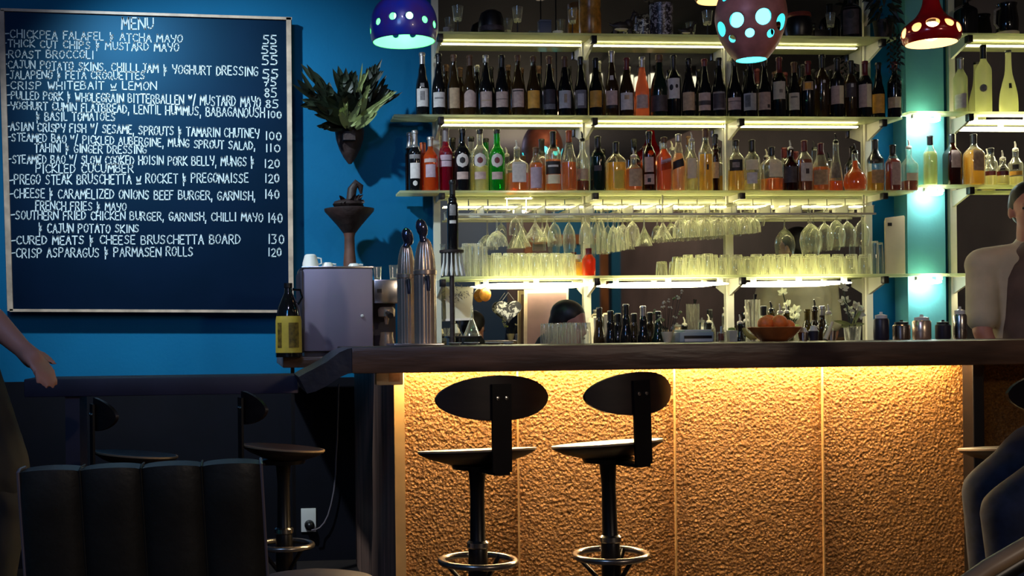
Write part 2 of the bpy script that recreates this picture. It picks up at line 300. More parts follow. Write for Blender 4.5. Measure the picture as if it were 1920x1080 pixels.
TXT = [('MENU', 229, 33, 55, 288, 34, 54, 2.6), ('-CHICKPEA FALAFEL & ATCHA MAYO', 9, 55, 70, 343, 66, 80), ('-THICK CUT CHIPS & MUSTARD MAYO', 5, 74, 87, 336, 82, 97), ('-ROAST BROCCOLI', 6, 94, 108, 176, 95, 110), ('-CAJUN POTATO SKINS, CHILLI JAM & YOGHURT DRESSING', 6, 113, 127, 484, 126, 143),
 ('-JALAPENO & FETA CROQUETTES', 10, 132, 147, 272, 135, 149), ('-CRISP WHITEBAIT w LEMON', 9, 153, 167, 294, 153, 168), ('-PULLED PORK & WHOLEGRAIN BITTERBALLEN ~/ MUSTARD MAYO', 13, 171, 185, 489, 182, 201), ('-YOGHURT CUMIN FLATBREAD, LENTIL HUMMUS, BABAGANOUSH', 12, 190, 204, 496, 203, 221), ('& BASIL TOMATOES', 68, 210, 226, 216, 211, 226),
 ('-ASIAN CRISPY FISH ~/ SESAME, SPROUTS & TAMARIN CHUTNEY', 12, 229, 244, 486, 242, 259), ('-STEAMED BAO ~/ PICKLED AUBERGINE, MUNG SPROUT SALAD,', 14, 249, 264, 479, 266, 281), ('TAHINI & GINGER DRESSING', 65, 269, 285, 275, 274, 288), ('-STEAMED BAO ~/ SLOW COOKED HOISIN PORK BELLY, MUNGS &', 15, 291, 306, 477, 294, 311), ('PICKLED CUCUMBER', 67, 308, 324, 250, 308, 323),
 ('-PREGO STEAK BRUSCHETTA w ROCKET & PREGONAISSE', 18, 328, 346, 466, 325, 342), ('-CHEESE & CARAMELIZED ONIONS BEEF BURGER, GARNISH,', 18, 354, 371, 479, 359, 375), ('FRENCH FRIES & MAYO', 67, 376, 393, 237, 381, 395), ('-SOUTHERN FRIED CHICKEN BURGER, GARNISH, CHILLI MAYO', 21, 395, 411, 493, 400, 415), ('& CAJUN POTATO SKINS', 73, 418, 436, 261, 422, 436),
 ('-CURED MEATS & CHEESE BRUSCHETTA BOARD', 21, 443, 458, 451, 440, 457), ('-CRISP ASPARAGUS & PARMASEN ROLLS', 21, 466, 483, 362, 463, 480)]
PRICE = [('55', 493, 66, 82, 519), ('55', 490, 86, 100, 520), ('55', 491, 104, 121, 521), ('55', 492, 130, 146, 522), ('75', 494, 147, 161, 519), ('85', 495, 165, 182, 520), ('85', 497, 187, 202, 523), ('100', 502, 208, 221, 528), ('100', 498, 247, 262, 528), ('110', 498, 270, 284, 526), ('120', 496, 299, 314, 525), ('120', 497, 326, 342, 524), ('140', 497, 355, 371, 524), ('140', 503, 399, 416, 530), ('130', 503, 439, 456, 533), ('120', 503, 465, 480, 528)]
for i, L in enumerate(TXT):
    bm, ori = write(L[0], *L[1:7], *(L[7:] or (1.95,))); o = link('menu_heading_lettering' if i == 0 else 'menu_lettering', bm, 'chalk', cb, smooth=False); o.location = ori - o0
for p in PRICE:
    bm, ori = write(p[0], p[1], p[2], p[3], p[4], p[2] + 1, p[3] + 1, 2.1); o = link('price_lettering', bm, 'chalk', cb, smooth=False); o.location = ori - o0
bm, ori = write('~', 93, 132, 135, 103, 131, 134, 1.8); o = link('tilde_mark', bm, 'chalk', cb, smooth=False); o.location = ori - o0
# ------------------------------------------------------------------ bar mirrors and shelving
MX0, MX1 = Xat(822, YM), Xat(1625, YM)
m1 = tag(link('wall_mirror', bx(MX0, MX1, YM, YM + .03, .97, RZ1 - .05), 'mirror', smooth=False), 'tall bar mirror behind the wine and spirits shelves', 'mirror')
R0, R1 = Xat(1776, YM), 4.88
m2 = tag(link('wall_mirror', bx(R0, R1, YM, YM + .03, .97, RZ1 - .05), 'mirror', smooth=False), 'second bar mirror beyond the pale teal pillar', 'mirror')
ZS = [Zat(1090, y, YF) for y in (62, 216, 357, 517)]
def shelf(name_label, px0, px1, zt, y0=YF, y1=YM - .02, th=.012, name='glass_shelf'):
    a, b = Xat(px0, y0), Xat(px1, y0); t = thing(name, name_label, 'shelf', ((a + b) / 2, y0, zt - th)); hw = (b - a) / 2
    g = .014; mid = (y1 - y0) * .9
    link('shelf_board', bx(-hw, hw, 0, mid, 0, th, .002), 'shelf', t, smooth=False)
    link('shelf_board', bx(-hw, hw, mid + g, y1 - y0, 0, th, .002), 'shelf', t, smooth=False)
    return t
shelf('topmost frosted glass shelf of the main unit holding shot glasses and ornaments', 822, 1686, ZS[0])
shelf('frosted glass shelf carrying the long row of wine bottles', 741, 1694, ZS[1])
shelf('frosted glass shelf carrying the spirit bottles above the hanging glasses', 750, 1714, ZS[2])
shelf('lowest frosted glass shelf carrying upturned tumblers above the long lamps', 832, 1776, ZS[3])
ZR = [Zat(1850, y, YF) for y in (62, 209, 346, 512)]
shelf('topmost glass shelf beyond the pillar holding dark bottles', 1786, 2060, ZR[0])
shelf('glass shelf beyond the pillar holding three frosted vodka bottles', 1708, 2060, ZR[1], y1=6.11)
shelf('glass shelf beyond the pillar holding square spirit bottles', 1729, 2060, ZR[2], y1=6.11)
shelf('lowest glass shelf beyond the pillar behind the bartender', 1779, 2060, ZR[3])
def upright(px, lab):
    x = Xat(px, YM); t = thing('shelf_upright', lab, 'shelf post', (x, YM - .012, .97))
    link('upright', bx(-.018, .018, -.012, .010, 0, 2.2, .002), 'whitemetal', t, smooth=False)
    for z in ZS if px < 1700 else ZR:
        zz = z - .97; dz = .045 if z == ZS[2] else .10
        b = link('bracket', prism([(-.007, -.012, zz - dz), (-.007, -.150, zz - min(.052, dz * .95)), (-.007, -.150, zz - .014), (-.007, -.012, zz - .014)], (.014, 0, 0)), 'whitemetal', t, smooth=False)
        link('bracket_cap', bx(-.014, .014, -.182, -.148, zz - min(.050, dz), zz - .013, .003), 'black', b)
    return t
upright(818, 'pale slotted shelf upright at the beer tower end of the mirror')
upright(1098, 'pale slotted shelf upright behind the wine bottles, next after the beer tower one')
upright(1365, 'pale slotted shelf upright in line with the cyan-lit pendant')
upright(1625, 'pale slotted shelf upright beside the hanging plant')
upright(1783, 'pale slotted shelf upright beyond the teal pillar')
# lamps under the shelves
M['tube'] = glow('lamp_diffuser_glow', (1.0, .92, .60), 24)
M['strip'] = glow('led_strip_glow', (1.0, .90, .52), 26)
M['pillarlamp'] = glow('corner_lamp_glow', (.92, 1.0, .92), 75)
def shelf_lamp(px0, px1, zt, lab, y=6.09, dep=.075, mat='tube', drop=.018):
    a, b = Xat(px0, y), Xat(px1, y); t = thing('under_shelf_lamp', lab, 'lamp', ((a + b) / 2, y, zt - .013)); hw = (b - a) / 2
    for s in (-.85, 0, .85): link('lamp_clip', bx(s * hw - .012, s * hw + .012, -.010, .010, -drop - .002, -.001), 'whitemetal', t, smooth=False)
    bm = bmesh.new(); n = 16; rings = []
    for i in range(n + 1):
        u = -1 + 2 * i / n; f = max(.06, (1 - abs(u) ** 4)) ** .5; rings.append([bm.verts.new((u * hw * .98, math.cos(PI * k / 6) * dep * .5 * f, -drop - .011 - math.sin(PI * k / 6) * .011 * f)) for k in range(12)])
    for p, q in zip(rings, rings[1:]):
        for k in range(12): bm.faces.new((p[k], p[(k + 1) % 12], q[(k + 1) % 12], q[k]))
    bm.faces.new(rings[0]); bm.faces.new(rings[-1])
    link('lamp_diffuser', bm, mat, t)
    return t
shelf_lamp(893, 1114, ZS[3], 'glowing lamp under the tumbler shelf above the leaning picture frames')
shelf_lamp(1136, 1366, ZS[3], 'glowing lamp under the tumbler shelf above the dark wine bottle huddle')
shelf_lamp(1396, 1596, ZS[3], 'glowing lamp under the tumbler shelf above the fruit bowl')
shelf_lamp(1812, 2040, ZR[1], 'glowing lamp under the vodka bottle shelf beyond the pillar')
shelf_lamp(1812, 2040, ZR[3], 'glowing lamp under the lowest shelf behind the bartender', mat='strip')
shelf_lamp(1712, 1764, ZR[1], 'small glowing lamp under the corner shelf on the teal pillar', y=6.05, dep=.06, mat='pillarlamp')
shelf_lamp(1734, 1768, ZR[2], 'small added lamp brightening the pillar below the square bottle shelf', y=6.05, dep=.05, mat='pillarlamp')  # extra lamp added so the pillar stays bright further down
shelf_lamp(1716, 1764, ZS[3], 'small glowing lamp under the tumbler shelf in front of the pillar', y=6.05, dep=.05, mat='pillarlamp')
def led(px0, px1, zt, lab, drop=.026, y=6.182, h=.006, mat='strip'):
    a, b = Xat(px0, y), Xat(px1, y); t = thing('led_strip', lab, 'light strip', ((a + b) / 2, y, zt - drop)); hw = (b - a) / 2
    link('strip_channel', bx(-hw, hw, .006, .016, -.006, .006), 'whitemetal', t, smooth=False)
    link('strip_diffuser', bx(-hw, hw, -.004, .006, -h / 2, h / 2), mat, t, smooth=False)
M['strip2'] = glow('dim_strip_glow', (1.0, .91, .56), 14)
led(832, 1610, ZS[0], 'added slim light strip brightening the underside of the topmost shelf', drop=.022, h=.0022, mat='strip2')  # strip added to light the pale underside of the shelf
led(832, 1610, ZS[1], 'slim light strip under the wine bottle shelf', drop=.024, h=.0042)
led(832, 1096, ZS[2], 'dim slim light strip under the tap tower end of the spirits shelf', drop=.066, mat='strip2')
led(1112, 1450, ZS[2], 'bright slim light strip over the dense bunch of hanging glasses', drop=.066, h=.008)
led(1462, 1620, ZS[2], 'dim slim light strip over the hanging balloon glasses', drop=.066, mat='strip2')
led(1800, 2040, ZR[0], 'dim slim light strip under the topmost shelf beyond the pillar', mat='strip2')
# tiled fascia under the spirits shelf
bm = bmesh.new(); n = 22; a, b = Xat(842, YM), Xat(1618, YM)
for i in range(n): box(bm, (a + (b - a) * (i + .5) / n, YM - .004, ZS[2] - .052), ((b - a) / n - .006, .006, .055), bev=.001)
M['tile'] = pbr('pale_tile', (.60, .60, .40), .35, var=.12, vscale=10)
struct(link('trim_3', bm, 'tile'))
# ------------------------------------------------------------------ back counter
BCZ = .97
bc = thing('back_counter', 'dark back counter running below the bar mirrors', 'counter', (2.9, 5.9, 0))
link('worktop', bx(Xat(822, 5.9) - 2.9, 1.95, -.30, .21, BCZ - .04, BCZ, .004), 'counter', bc)
link('cabinet_body', bx(Xat(822, 5.9) - 2.9 + .02, 1.95, -.25, .21, 0, BCZ - .04), 'black', bc)
# ------------------------------------------------------------------ the bar
CZ = 1.10; YC = 4.20; PY_ = 4.45
cxl = atz(660, 652, CZ).x; cxr = 3.9
pxl = Xat(752, PY_)
ZL = Zat(1000, 696, YC)
bar = thing('bar_counter', 'long bar counter with dark wooden top and lit hammered gold front', 'bar counter', ((pxl + cxr) / 2, PY_, 0)); ob = Vector(bar.location)
def L_(x, y, z): return Vector((x, y, z)) - ob
def lbx(x0, x1, y0, y1, z0, z1, bev=0): return bx(x0 - ob.x, x1 - ob.x, y0 - ob.y, y1 - ob.y, z0, z1, bev)
bm = lbx(cxl, cxr, YC, 4.85, CZ - .045, CZ, .006)
link('countertop', bm, 'counter', bar)
link('counter_lip', lbx(cxl, cxr, YC - .004, YC + .035, ZL, CZ - .004, .008), 'counter', bar)
# end flap that swoops down to the lower ledge
top = [(664, 652), (652, 654), (636, 661), (612, 679), (590, 691), (574, 699), (560, 707)]; bot = [(576, 738), (592, 734), (612, 724), (636, 708), (652, 701), (664, 699)]
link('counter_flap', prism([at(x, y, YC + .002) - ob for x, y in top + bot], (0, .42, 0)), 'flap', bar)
def gold():
    m, nt, out = _nt('hammered_gold_panel'); N = nt.nodes; L = nt.links
    b = N.new('ShaderNodeBsdfPrincipled'); L.new(b.outputs[0], out.inputs[0]); tc = N.new('ShaderNodeTexCoord')
    n1 = N.new('ShaderNodeTexNoise'); n1.inputs['Scale'].default_value = 105; n1.inputs['Detail'].default_value = 5; n1.inputs['Roughness'].default_value = .6; n1.inputs['Distortion'].default_value = 1.2; L.new(tc.outputs['Object'], n1.inputs['Vector'])
    v = N.new('ShaderNodeTexVoronoi'); v.inputs['Scale'].default_value = 85; L.new(tc.outputs['Object'], v.inputs['Vector'])
    ad = N.new('ShaderNodeMath'); ad.operation = 'ADD'; L.new(n1.outputs[0], ad.inputs[0]); L.new(v.outputs['Distance'], ad.inputs[1])
    cr = N.new('ShaderNodeValToRGB'); cr.color_ramp.elements[0].position = .30; cr.color_ramp.elements[0].color = (.085, .030, .005, 1); cr.color_ramp.elements[1].position = .72; cr.color_ramp.elements[1].color = (.36, .155, .024, 1)
    L.new(n1.outputs[0], cr.inputs[0]); L.new(cr.outputs[0], b.inputs['Base Color'])
    bp = N.new('ShaderNodeBump'); bp.inputs['Strength'].default_value = 1.0; bp.inputs['Distance'].default_value = .009; L.new(ad.outputs[0], bp.inputs['Height']); L.new(bp.outputs[0], b.inputs['Normal'])
    b.inputs['Roughness'].default_value = .42; b.inputs['Metallic'].default_value = .35; return m
M['gold_panel'] = gold()
seams = [752, 966, 1260, 1537, 1812]; xs = [Xat(p, PY_) for p in seams] + [cxr - .05]
for a, b in zip(xs, xs[1:]): link('front_panel', lbx(a + .002, b - .002, PY_, PY_ + .02, .04, CZ - .046), 'gold_panel', bar, smooth=False)
M['seam'] = pbr('brass_seam', (.80, .48, .18), .35, .3)
for x in xs[1:-1]: link('seam_strip', lbx(x - .0028, x + .0028, PY_ - .008, PY_ + .01, .04, CZ - .05), 'seam', bar, smooth=False)
link('end_panel', lbx(pxl - .03, pxl, PY_, 4.85, .0, CZ - .046, .003), 'endpanel', bar, smooth=False)
link('edge_trim', lbx(pxl - .034, pxl + .004, PY_ - .006, PY_, .0, CZ - .046), 'seam', bar, smooth=False)
link('kick_board', lbx(pxl, cxr - .05, PY_ + .02, PY_ + .06, 0, .10), 'black', bar)
M['barled'] = glow('bar_led_glow', (1.0, .74, .37), 270)
link('light_strip', lbx(pxl - .02, Xat(1808, 4.33), YC + .185, YC + .200, CZ - .064, CZ - .047), 'barled', bar, smooth=False)
link('end_post', lbx(Xat(1812, 4.40), Xat(1833, 4.40), 4.37, 4.44, 0, CZ - .046, .004), 'black', bar, smooth=False)
jb = thing('junction_box', 'small beige power box under the bar end above the dark end panel', 'power box', (Xat(727, 4.32), 4.34, 0))
zt, zb = CZ - .046, Zat(727, 722, 4.32)
link('box_casing', bx(-.048, .048, -.03, .03, zb, zt, .004), 'paper', jb); M['beige'] = pbr('beige_plastic', (.42, .28, .12), .5)
link('box_cover', bx(-.004, .036, -.034, -.029, zb + .012, zt - .010, .002), 'ltan', jb)
# lower ledge along the wall side
lg = thing('wall_ledge', 'narrow dark purple ledge table running below the chalkboard', 'ledge', (Xat(340, 4.62), 4.62, 0)); lx = lg.location.x
z1 = Zat(340, 707, 4.62); z0 = Zat(340, 741, 4.62)
link('ledge_top', bx(Xat(40, 4.62) - lx, Xat(556, 4.62) - lx, .012, .30, z0, z1, .006), 'ledge', lg)
link('leg', bx(Xat(119, 4.66) - lx, Xat(146, 4.66) - lx, .03, .24, 0, z0), 'ledge', lg, smooth=False)
# ================================================================== BOTTLES
def prof(kind, R, H):
    n = .0135
    if kind == 'burg': p = [(R * .9, 0), (R, .006), (R, .40 * H), (R * .97, .46 * H), (R * .83, .55 * H), (R * .62, .64 * H), (n * 1.35, .74 * H), (n, .81 * H), (n * .98, .95 * H), (n * 1.15, .955 * H), (n * 1.15, .985 * H), (n, H)]
    elif kind == 'bord': p = [(R * .92, 0), (R, .006), (R, .60 * H), (R * .95, .645 * H), (R * .74, .69 * H), (n * 1.5, .73 * H), (n, .77 * H), (n * .97, .94 * H), (n * 1.15, .945 * H), (n * 1.15, .985 * H), (n, H)]
    elif kind == 'champ': n = .015; p = [(R * .9, 0), (R, .006), (R, .42 * H), (R * .95, .50 * H), (R * .78, .60 * H), (R * .52, .70 * H), (n * 1.1, .84 * H), (n * .95, .90 * H), (n * 1.25, .91 * H), (n * 1.2, .99 * H), (n, H)]
    elif kind == 'verm': n = .016; p = [(R * .93, 0), (R, .006), (R, .56 * H), (R * .97, .62 * H), (R * .80, .68 * H), (R * .55, .72 * H), (n, .76 * H), (n * .95, .97 * H), (n * 1.1, .975 * H), (n, H)]
    elif kind == 'spirit': n = .0145; p = [(R * .93, 0), (R, .006), (R, .58 * H), (R * .96, .64 * H), (R * .74, .70 * H), (n * 1.25, .755 * H), (n, .79 * H), (n, .97 * H), (n * 1.12, .975 * H), (n, H)]
    elif kind == 'squat': n = .015; p = [(R * .95, 0), (R, .006), (R, .56 * H), (R * .95, .63 * H), (R * .70, .70 * H), (n * 1.3, .755 * H), (n, .79 * H), (n, .97 * H), (n * 1.12, .975 * H), (n, H)]
    elif kind == 'slope': n = .014; p = [(R * .93, 0), (R, .006), (R, .46 * H), (R * .92, .54 * H), (R * .66, .66 * H), (n * 1.3, .78 * H), (n, .84 * H), (n, .97 * H), (n * 1.12, .975 * H), (n, H)]
    elif kind == 'cone': n = .014; p = [(R * .96, 0), (R, .006), (R * .96, .2 * H), (R * .74, .50 * H), (R * .50, .66 * H), (n, .76 * H), (n, .97 * H), (n * 1.12, .975 * H), (n, H)]
    elif kind == 'ball': n = .015; p = [(R * .6, 0), (R * .86, .04 * H), (R, .16 * H), (R * .98, .30 * H), (R * .80, .45 * H), (R * .45, .56 * H), (n * 1.1, .64 * H), (n, .70 * H), (n, .97 * H), (n * 1.12, .975 * H), (n, H)]
    elif kind == 'teardrop': n = .014; p = [(R * .92, 0), (R, .01), (R, .14 * H), (R * .92, .30 * H), (R * .66, .48 * H), (R * .42, .62 * H), (n * 1.05, .78 * H), (n, .97 * H), (n * 1.15, .975 * H), (n, H)]
    else: raise KeyError(kind)
    return p, n
def smoothed(p, R):
    out = []
    for i in range(len(p) - 1):
        p0, p1, p2, p3 = [p[max(0, min(len(p) - 1, j))] for j in (i - 1, i, i + 1, i + 2)]
        out.append(p1)
        if i < 2 or p2[1] - p1[1] < .012: continue
        for s in (1, 2, 3):
            u = s / 4; c = lambda k: .5 * (2 * p1[k] + (p2[k] - p0[k]) * u + (2 * p0[k] - 5 * p1[k] + 4 * p2[k] - p3[k]) * u * u + (3 * p1[k] - p0[k] - 3 * p2[k] + p3[k]) * u ** 3)
            out.append((min(R, max(.006, c(0))), p1[1] + (p2[1] - p1[1]) * u))
    return out + [p[-1]]
def interp(p, z):
    for (r0, z0), (r1, z1) in zip(p, p[1:]):
        if z0 <= z <= z1: return r0 + (r1 - r0) * (z - z0) / max(1e-6, z1 - z0)
    return p[-1][0]
def supr(r, a, e):
    c, s = math.cos(a), math.sin(a); return r / (abs(c) ** e + abs(s) ** e) ** (1 / e)
def label_patch(p, za, zb, half, face, e=2.0, lift=.0007, tilt=0, round_=False, arch=False):
    bm = bmesh.new(); nx, nz = 14, 8; g = []
    for j in range(nz + 1):
        row = []
        for i in range(nx + 1):
            u = -1 + 2 * i / nx; v = j / nz
            if round_:
                vv = 2 * v - 1; u *= math.sqrt(max(.002, 1 - vv * vv))
            ztop = zb - (zb - za) * .22 * (u * u if arch else 0)
            z = za + (ztop - za) * v + tilt * u; a = face + u * half; r = supr(interp(p, z), a, e) + lift; row.append(bm.verts.new((r * math.cos(a), r * math.sin(a), z)))
        g.append(row)
    for j in range(nz):
        for i in range(nx): bm.faces.new((g[j][i], g[j][i + 1], g[j + 1][i + 1], g[j + 1][i]))
    return bm
def bottle(px, top, w, zs, Y, kind, glass, label, cap=None, capy=None, labels=(), liq=None, liqy=None, pour=None, sq=2.0, cat='bottle', name='bottle', group=None, base_px=None):
    m = mpp(px, Y); R = w * .5 * m * .95; X = Xat(px, Y, (top + 330) / 2 if top > 230 else 160); H = Zat(px, top, Y) - zs
    pourh = .045 if pour else 0; H -= pourh
    t = thing(name, label, cat, (X, Y, zs + .0005), 0, group); p, n = prof(kind, R, H); p = smoothed(p, R); fz = math.atan2(CAM.y - Y, CAM.x - X)
    if sq > 2.2: fz = -PI / 2
    nf = (lambda r, z: 2 + (sq - 2) * min(1, max(0, (r - n * 1.3) / (R - n * 1.3)))) if sq > 2.2 else None
    opaque = glass in ('wine', 'winegreen', 'winebrown')
    link('glass_body', lathe(p, 28, nfun=nf, capb=True, capt=opaque), glass, t)
    if liq:
        lz = min(H * .97, max(.02, Zat(px, liqy, Y) - zs)); q = [(max(.002, r - .003), max(z, .006)) for r, z in p if z < lz] + [(interp(p, lz) - .003, lz)]
        link('liquor', lathe(q, 24, nfun=nf, capb=True, capt=True), liq, t)
    for L in labels:
        ya, yb, mt = L[0], L[1], L[2]; op = L[3] if len(L) > 3 else {}
        half = op.get('half', .95); za, zb = max(.004, Zat(px, yb, Y) - zs), min(H * .985, Zat(px, ya, Y) - zs)
        lb = link('label', label_patch(p, za, zb, half, fz + op.get('off', 0), sq if sq > 2.2 else 2, tilt=op.get('tilt', 0), round_=op.get('round', False), arch=op.get('arch', False)), mt, t)
        if 'mark' in op:
            f0, f1, hw, mm = op['mark'][:4]
            link('label_print', label_patch(p, za + (zb - za) * f0, za + (zb - za) * f1, half * hw, fz + (op['mark'][4] if len(op['mark']) > 4 else 0), sq if sq > 2.2 else 2, lift=.0014, round_=op['mark'][5] if len(op['mark']) > 5 else False), mm, lb)
    if cap:
        cz = (Zat(px, capy, Y) - zs) if capy else H * .84
        cz = min(max(cz, H * .5), H - .012)
        q = [(interp(p, cz) + .0006, cz)] + [(r + .0008, z) for r, z in p if z > cz] + [(n * .75, H + .0012), (.0008, H + .0014)]
        link('cap', lathe(q, 20, capb=False), cap, t)
    if pour:
        bm = bmesh.new(); lathe([(n * .75, H - .004), (n * 1.05, H + .002), (n * .9, H + .010), (.005, H + .014), (.0042, H + .03)], 12, bm); tube(bm, [(0, 0, H + .012), (0, -.001, H + .028), (-.006, -.004, H + pourh)], [.005, .0045, .003], 8)
        link('pourer', bm, pour, t)
    return t
SW = 'wine bottle'
def wine(px, top, w, kind, glass, lab, cap, capy, labels, **k):
    global _wc; _wc += 1
    bottle(px, top, w, ZS[1], 6.075 + (.012 if _wc % 2 else -.012), kind, glass, lab, cap, capy, labels, cat=SW, name='wine_bottle', group='bottles in the long wine row', **k)
_wc = 0
mk = lambda f0, f1, hw, mm, *r: {'mark': (f0, f1, hw, mm, *r)}
wine(792, 99, 27, 'burg', 'wine', 'dark wine bottle with clear neck, grey square on white label, end bottle by the plant', 'capclear', 121, [(168, 202, 'lwhite', mk(.35, .85, .35, 'lgrey')), (158, 166, 'lgrey', {'half': .3})])
wine(823, 101, 27, 'burg', 'wine', 'black wine bottle with low plain white label, second from the plant end', 'black', 118, [(175, 203, 'lwhite', mk(.55, .65, .7, 'lgrey'))])
wine(851, 103, 27, 'burg', 'winebrown', 'wine bottle with tall tan label and brown neck, third from the plant end', 'capbrown', 116, [(167, 205, 'ltan')])
wine(881, 104, 27, 'burg', 'winebrown', 'wine bottle with arched pinkish label between tan-labelled and beige-labelled ones', 'capbrown', 124, [(171, 203, 'lpink', {'arch': True})])
wine(911, 104, 28, 'burg', 'wine', 'wine bottle with pale pink label and clear neck, fifth from the plant end', 'capclear', 118, [(174, 203, 'lpink', mk(.4, .46, .8, 'ltan'))])
wine(941, 104, 27, 'burg', 'wine', 'black-necked wine bottle with thin dark line across pink label', 'black', 127, [(174, 203, 'lpink', mk(.50, .53, 1, 'lblack'))])
wine(971, 104, 28, 'burg', 'winebrown', 'greenish brown wine bottle with pink label topped by a dark band', 'capbrown', 115, [(169, 203, 'lpink', mk(.86, .92, .8, 'lblack'))])
wine(1000.5, 106, 28, 'burg', 'winebrown', 'wine bottle with glowing orange-gold label and red-brown neck', 'capbrown', 116, [(172, 205, 'lgold')])
wine(1030, 106, 27, 'burg', 'wine', 'wine bottle with charcoal label and pale strip at its foot', 'capbrown', 121, [(170, 196, 'ldark'), (197, 207, 'lgrey')])
wine(1059, 107, 27, 'burg', 'wine', 'wine bottle with beige label bearing a small tan smear', 'capbrown', 127, [(172, 205, 'lwhite', mk(.3, .8, .22, 'ltan', .1))])
wine(1089, 107, 26, 'burg', 'wine', 'black round-topped wine bottle with grey picture label in front of the second upright', 'black', 122, [(171, 205, 'lgrey', mk(.15, .8, .5, 'lwhite'))])
wine(1117, 109, 27, 'burg', 'wine', 'black wine bottle with mustard gold label just past the second upright', 'black', 128, [(172, 203, 'lgold')])
wine(1147, 96, 26, 'burg', 'winebrown', 'tall wine bottle with pale neck and small white badge on its shoulder', 'capclear', 118, [(172, 199, 'lpink'), (143, 152, 'lwhite', {'half': .35}), (199, 205, 'lblack')])
wine(1175, 109, 28, 'burg', 'winebrown', 'maroon-necked wine bottle with pale label beside the pink rose bottle', 'capred', 132, [(176, 208, 'lwhite', mk(.6, .85, .35, 'ltan'))])
wine(1204, 107, 27, 'burg', 'rose', 'salmon pink rose wine bottle, the only pink one in the row', 'capclear', 127, [(180, 205, 'lpink')])
wine(1236, 103, 33, 'champ', 'winegreen', 'wide dark green champagne bottle with dark label beside the rose bottle', 'capbrown', 118, [(181, 211, 'ldark', {'half': 1.2})])
wine(1263, 104, 28, 'bord', 'wine', 'square-shouldered wine bottle with white label of two black blots', 'black', 134, [(149, 187, 'lwhite', mk(.4, .7, .28, 'lblack', -.3, True)), (160, 168, 'lblack', {'half': .2, 'off': .45, 'round': True})])
wine(1291, 110, 27, 'burg', 'wine', 'black slim wine bottle with plain tan label, first of four past white-label bottle', 'black', 122, [(175, 209, 'ltan')])
wine(1321, 111, 27, 'burg', 'wine', 'wine bottle with red neck top and white label with dark stripe', 'capred', 125, [(176, 209, 'lpink', mk(.3, .55, 1, 'ldark'))])
wine(1348, 109, 27, 'burg', 'wine', 'black wine bottle with stone-textured grey brown label', 'black', 124, [(174, 208, 'lgrey', mk(.1, .9, .9, 'ldark'))])
wine(1377, 112, 29, 'burg', 'wine', 'black wine bottle with low two-tone beige label under the cyan pendant edge', 'black', 124, [(185, 208, 'lpink', mk(.66, .70, 1, 'lblack'))])
wine(1406, 112, 28, 'burg', 'wine', 'black wine bottle directly below the cyan pendant with mottled pinkish label', 'black', 124, [(177, 209, 'lwhite', mk(.2, .9, .4, 'lgrey', -.3))])
wine(1433, 113, 28, 'burg', 'wine', 'black wine bottle with grey beige label just past the cyan pendant', 'black', 124, [(175, 208, 'lpink', mk(.1, .3, .2, 'ldark', .6))])
wine(1461, 108, 27, 'bord', 'wine', 'square-shouldered red-capped wine bottle with high label showing a small bird', 'capred', 138, [(155, 188, 'lwhite', mk(.35, .55, .25, 'lgrey', .25))])
wine(1489, 117, 25, 'burg', 'wine', 'short slim wine bottle with white sketched label and brown neck', 'capbrown', 137, [(176, 208, 'lwhite', {'half': .85, 'mark': (.7, .8, .6, 'lgrey')})])
wine(1515, 115, 25, 'bord', 'wine', 'wine bottle with small high gold label and red-brown neck', 'capred', 142, [(155, 171, 'ltan', {'half': .85, 'mark': (.15, .85, .55, 'lgold')})])
wine(1541.5, 103, 27, 'bord', 'winebrown', 'tallest dark wine bottle without a label, only a tiny pale bird mark', 'black', 128, [(153, 158, 'lwhite', {'half': .18, 'off': .3})])
wine(1570, 109, 27, 'bord', 'wine', 'wine bottle with two-part cream label, bright at one edge', 'black', 138, [(163, 197, 'lpink', {'half': 1.0, 'mark': (0, 1, .34, 'lcream', .62)})])
wine(1595, 114, 25, 'bord', 'winebrown', 'wine bottle with dark label and one white dot', 'black', 140, [(158, 184, 'ldark', {'half': .9, 'mark': (.7, .95, .2, 'lwhite', .25)})])
wine(1622, 115, 27, 'bord', 'wine', 'wine bottle with broad cream label in front of the last upright', 'capred', 143, [(160, 203, 'lpink', {'half': 1.0, 'mark': (0, 1, .36, 'lcream', .6)})])
wine(1647, 118, 24, 'burg', 'wine', 'slim black wine bottle with yellow gold label near the hanging plant', 'black', 130, [(178, 214, 'lgold', {'half': 1.1})])
wine(1677, 116, 27, 'bord', 'wine', 'red-capped wine bottle with half tan half white label at the pillar end', 'capred', 130, [(184, 204, 'lcream', {'half': 1.0, 'mark': (0, 1, .45, 'ltan', -.4)})])
# ------------------------------------------------------------------ spirits
_sc = 0
def spirit(px, top, w, kind, glass, lab, cap=None, capy=None, labels=(), **k):
    global _sc; _sc += 1
    Y = k.pop('Y', 6.07 + (.012 if _sc % 2 else -.012))
    bottle(px, top, w, k.pop('zs', ZS[2]), Y, kind, glass, lab, cap, capy, labels, cat='bottle', name='spirit_bottle', group=k.pop('group', 'bottles on the spirits shelf'), **k)
spirit(768, 249, 18, 'bord', 'brownglass', 'slim dark bottle half hidden at the plant end of the spirits shelf', 'capclear', 278, Y=6.135)
spirit(778, 245, 26, 'bord', 'wine', 'dark bottle with tall clear neck and white label at the plant end', 'capclear', 277, [(307, 336, 'lwhite', {'half': .8}), (291, 299, 'lgrey'), (340, 350, 'lwhite', {'half': .35, 'round': True})])
spirit(793, 268, 18, 'spirit', 'orangeglass', 'glowing orange bottle peeping behind the orange-red one', 'caporange', 288, Y=6.135)
spirit(807, 257, 29, 'bord', 'orangeglass', 'orange-red aperitif bottle with clear neck and pink label', 'capclear', 275, [(299, 306, 'lpink'), (310, 334, 'llilac', {'half': .7})], liq='orange', liqy=290)
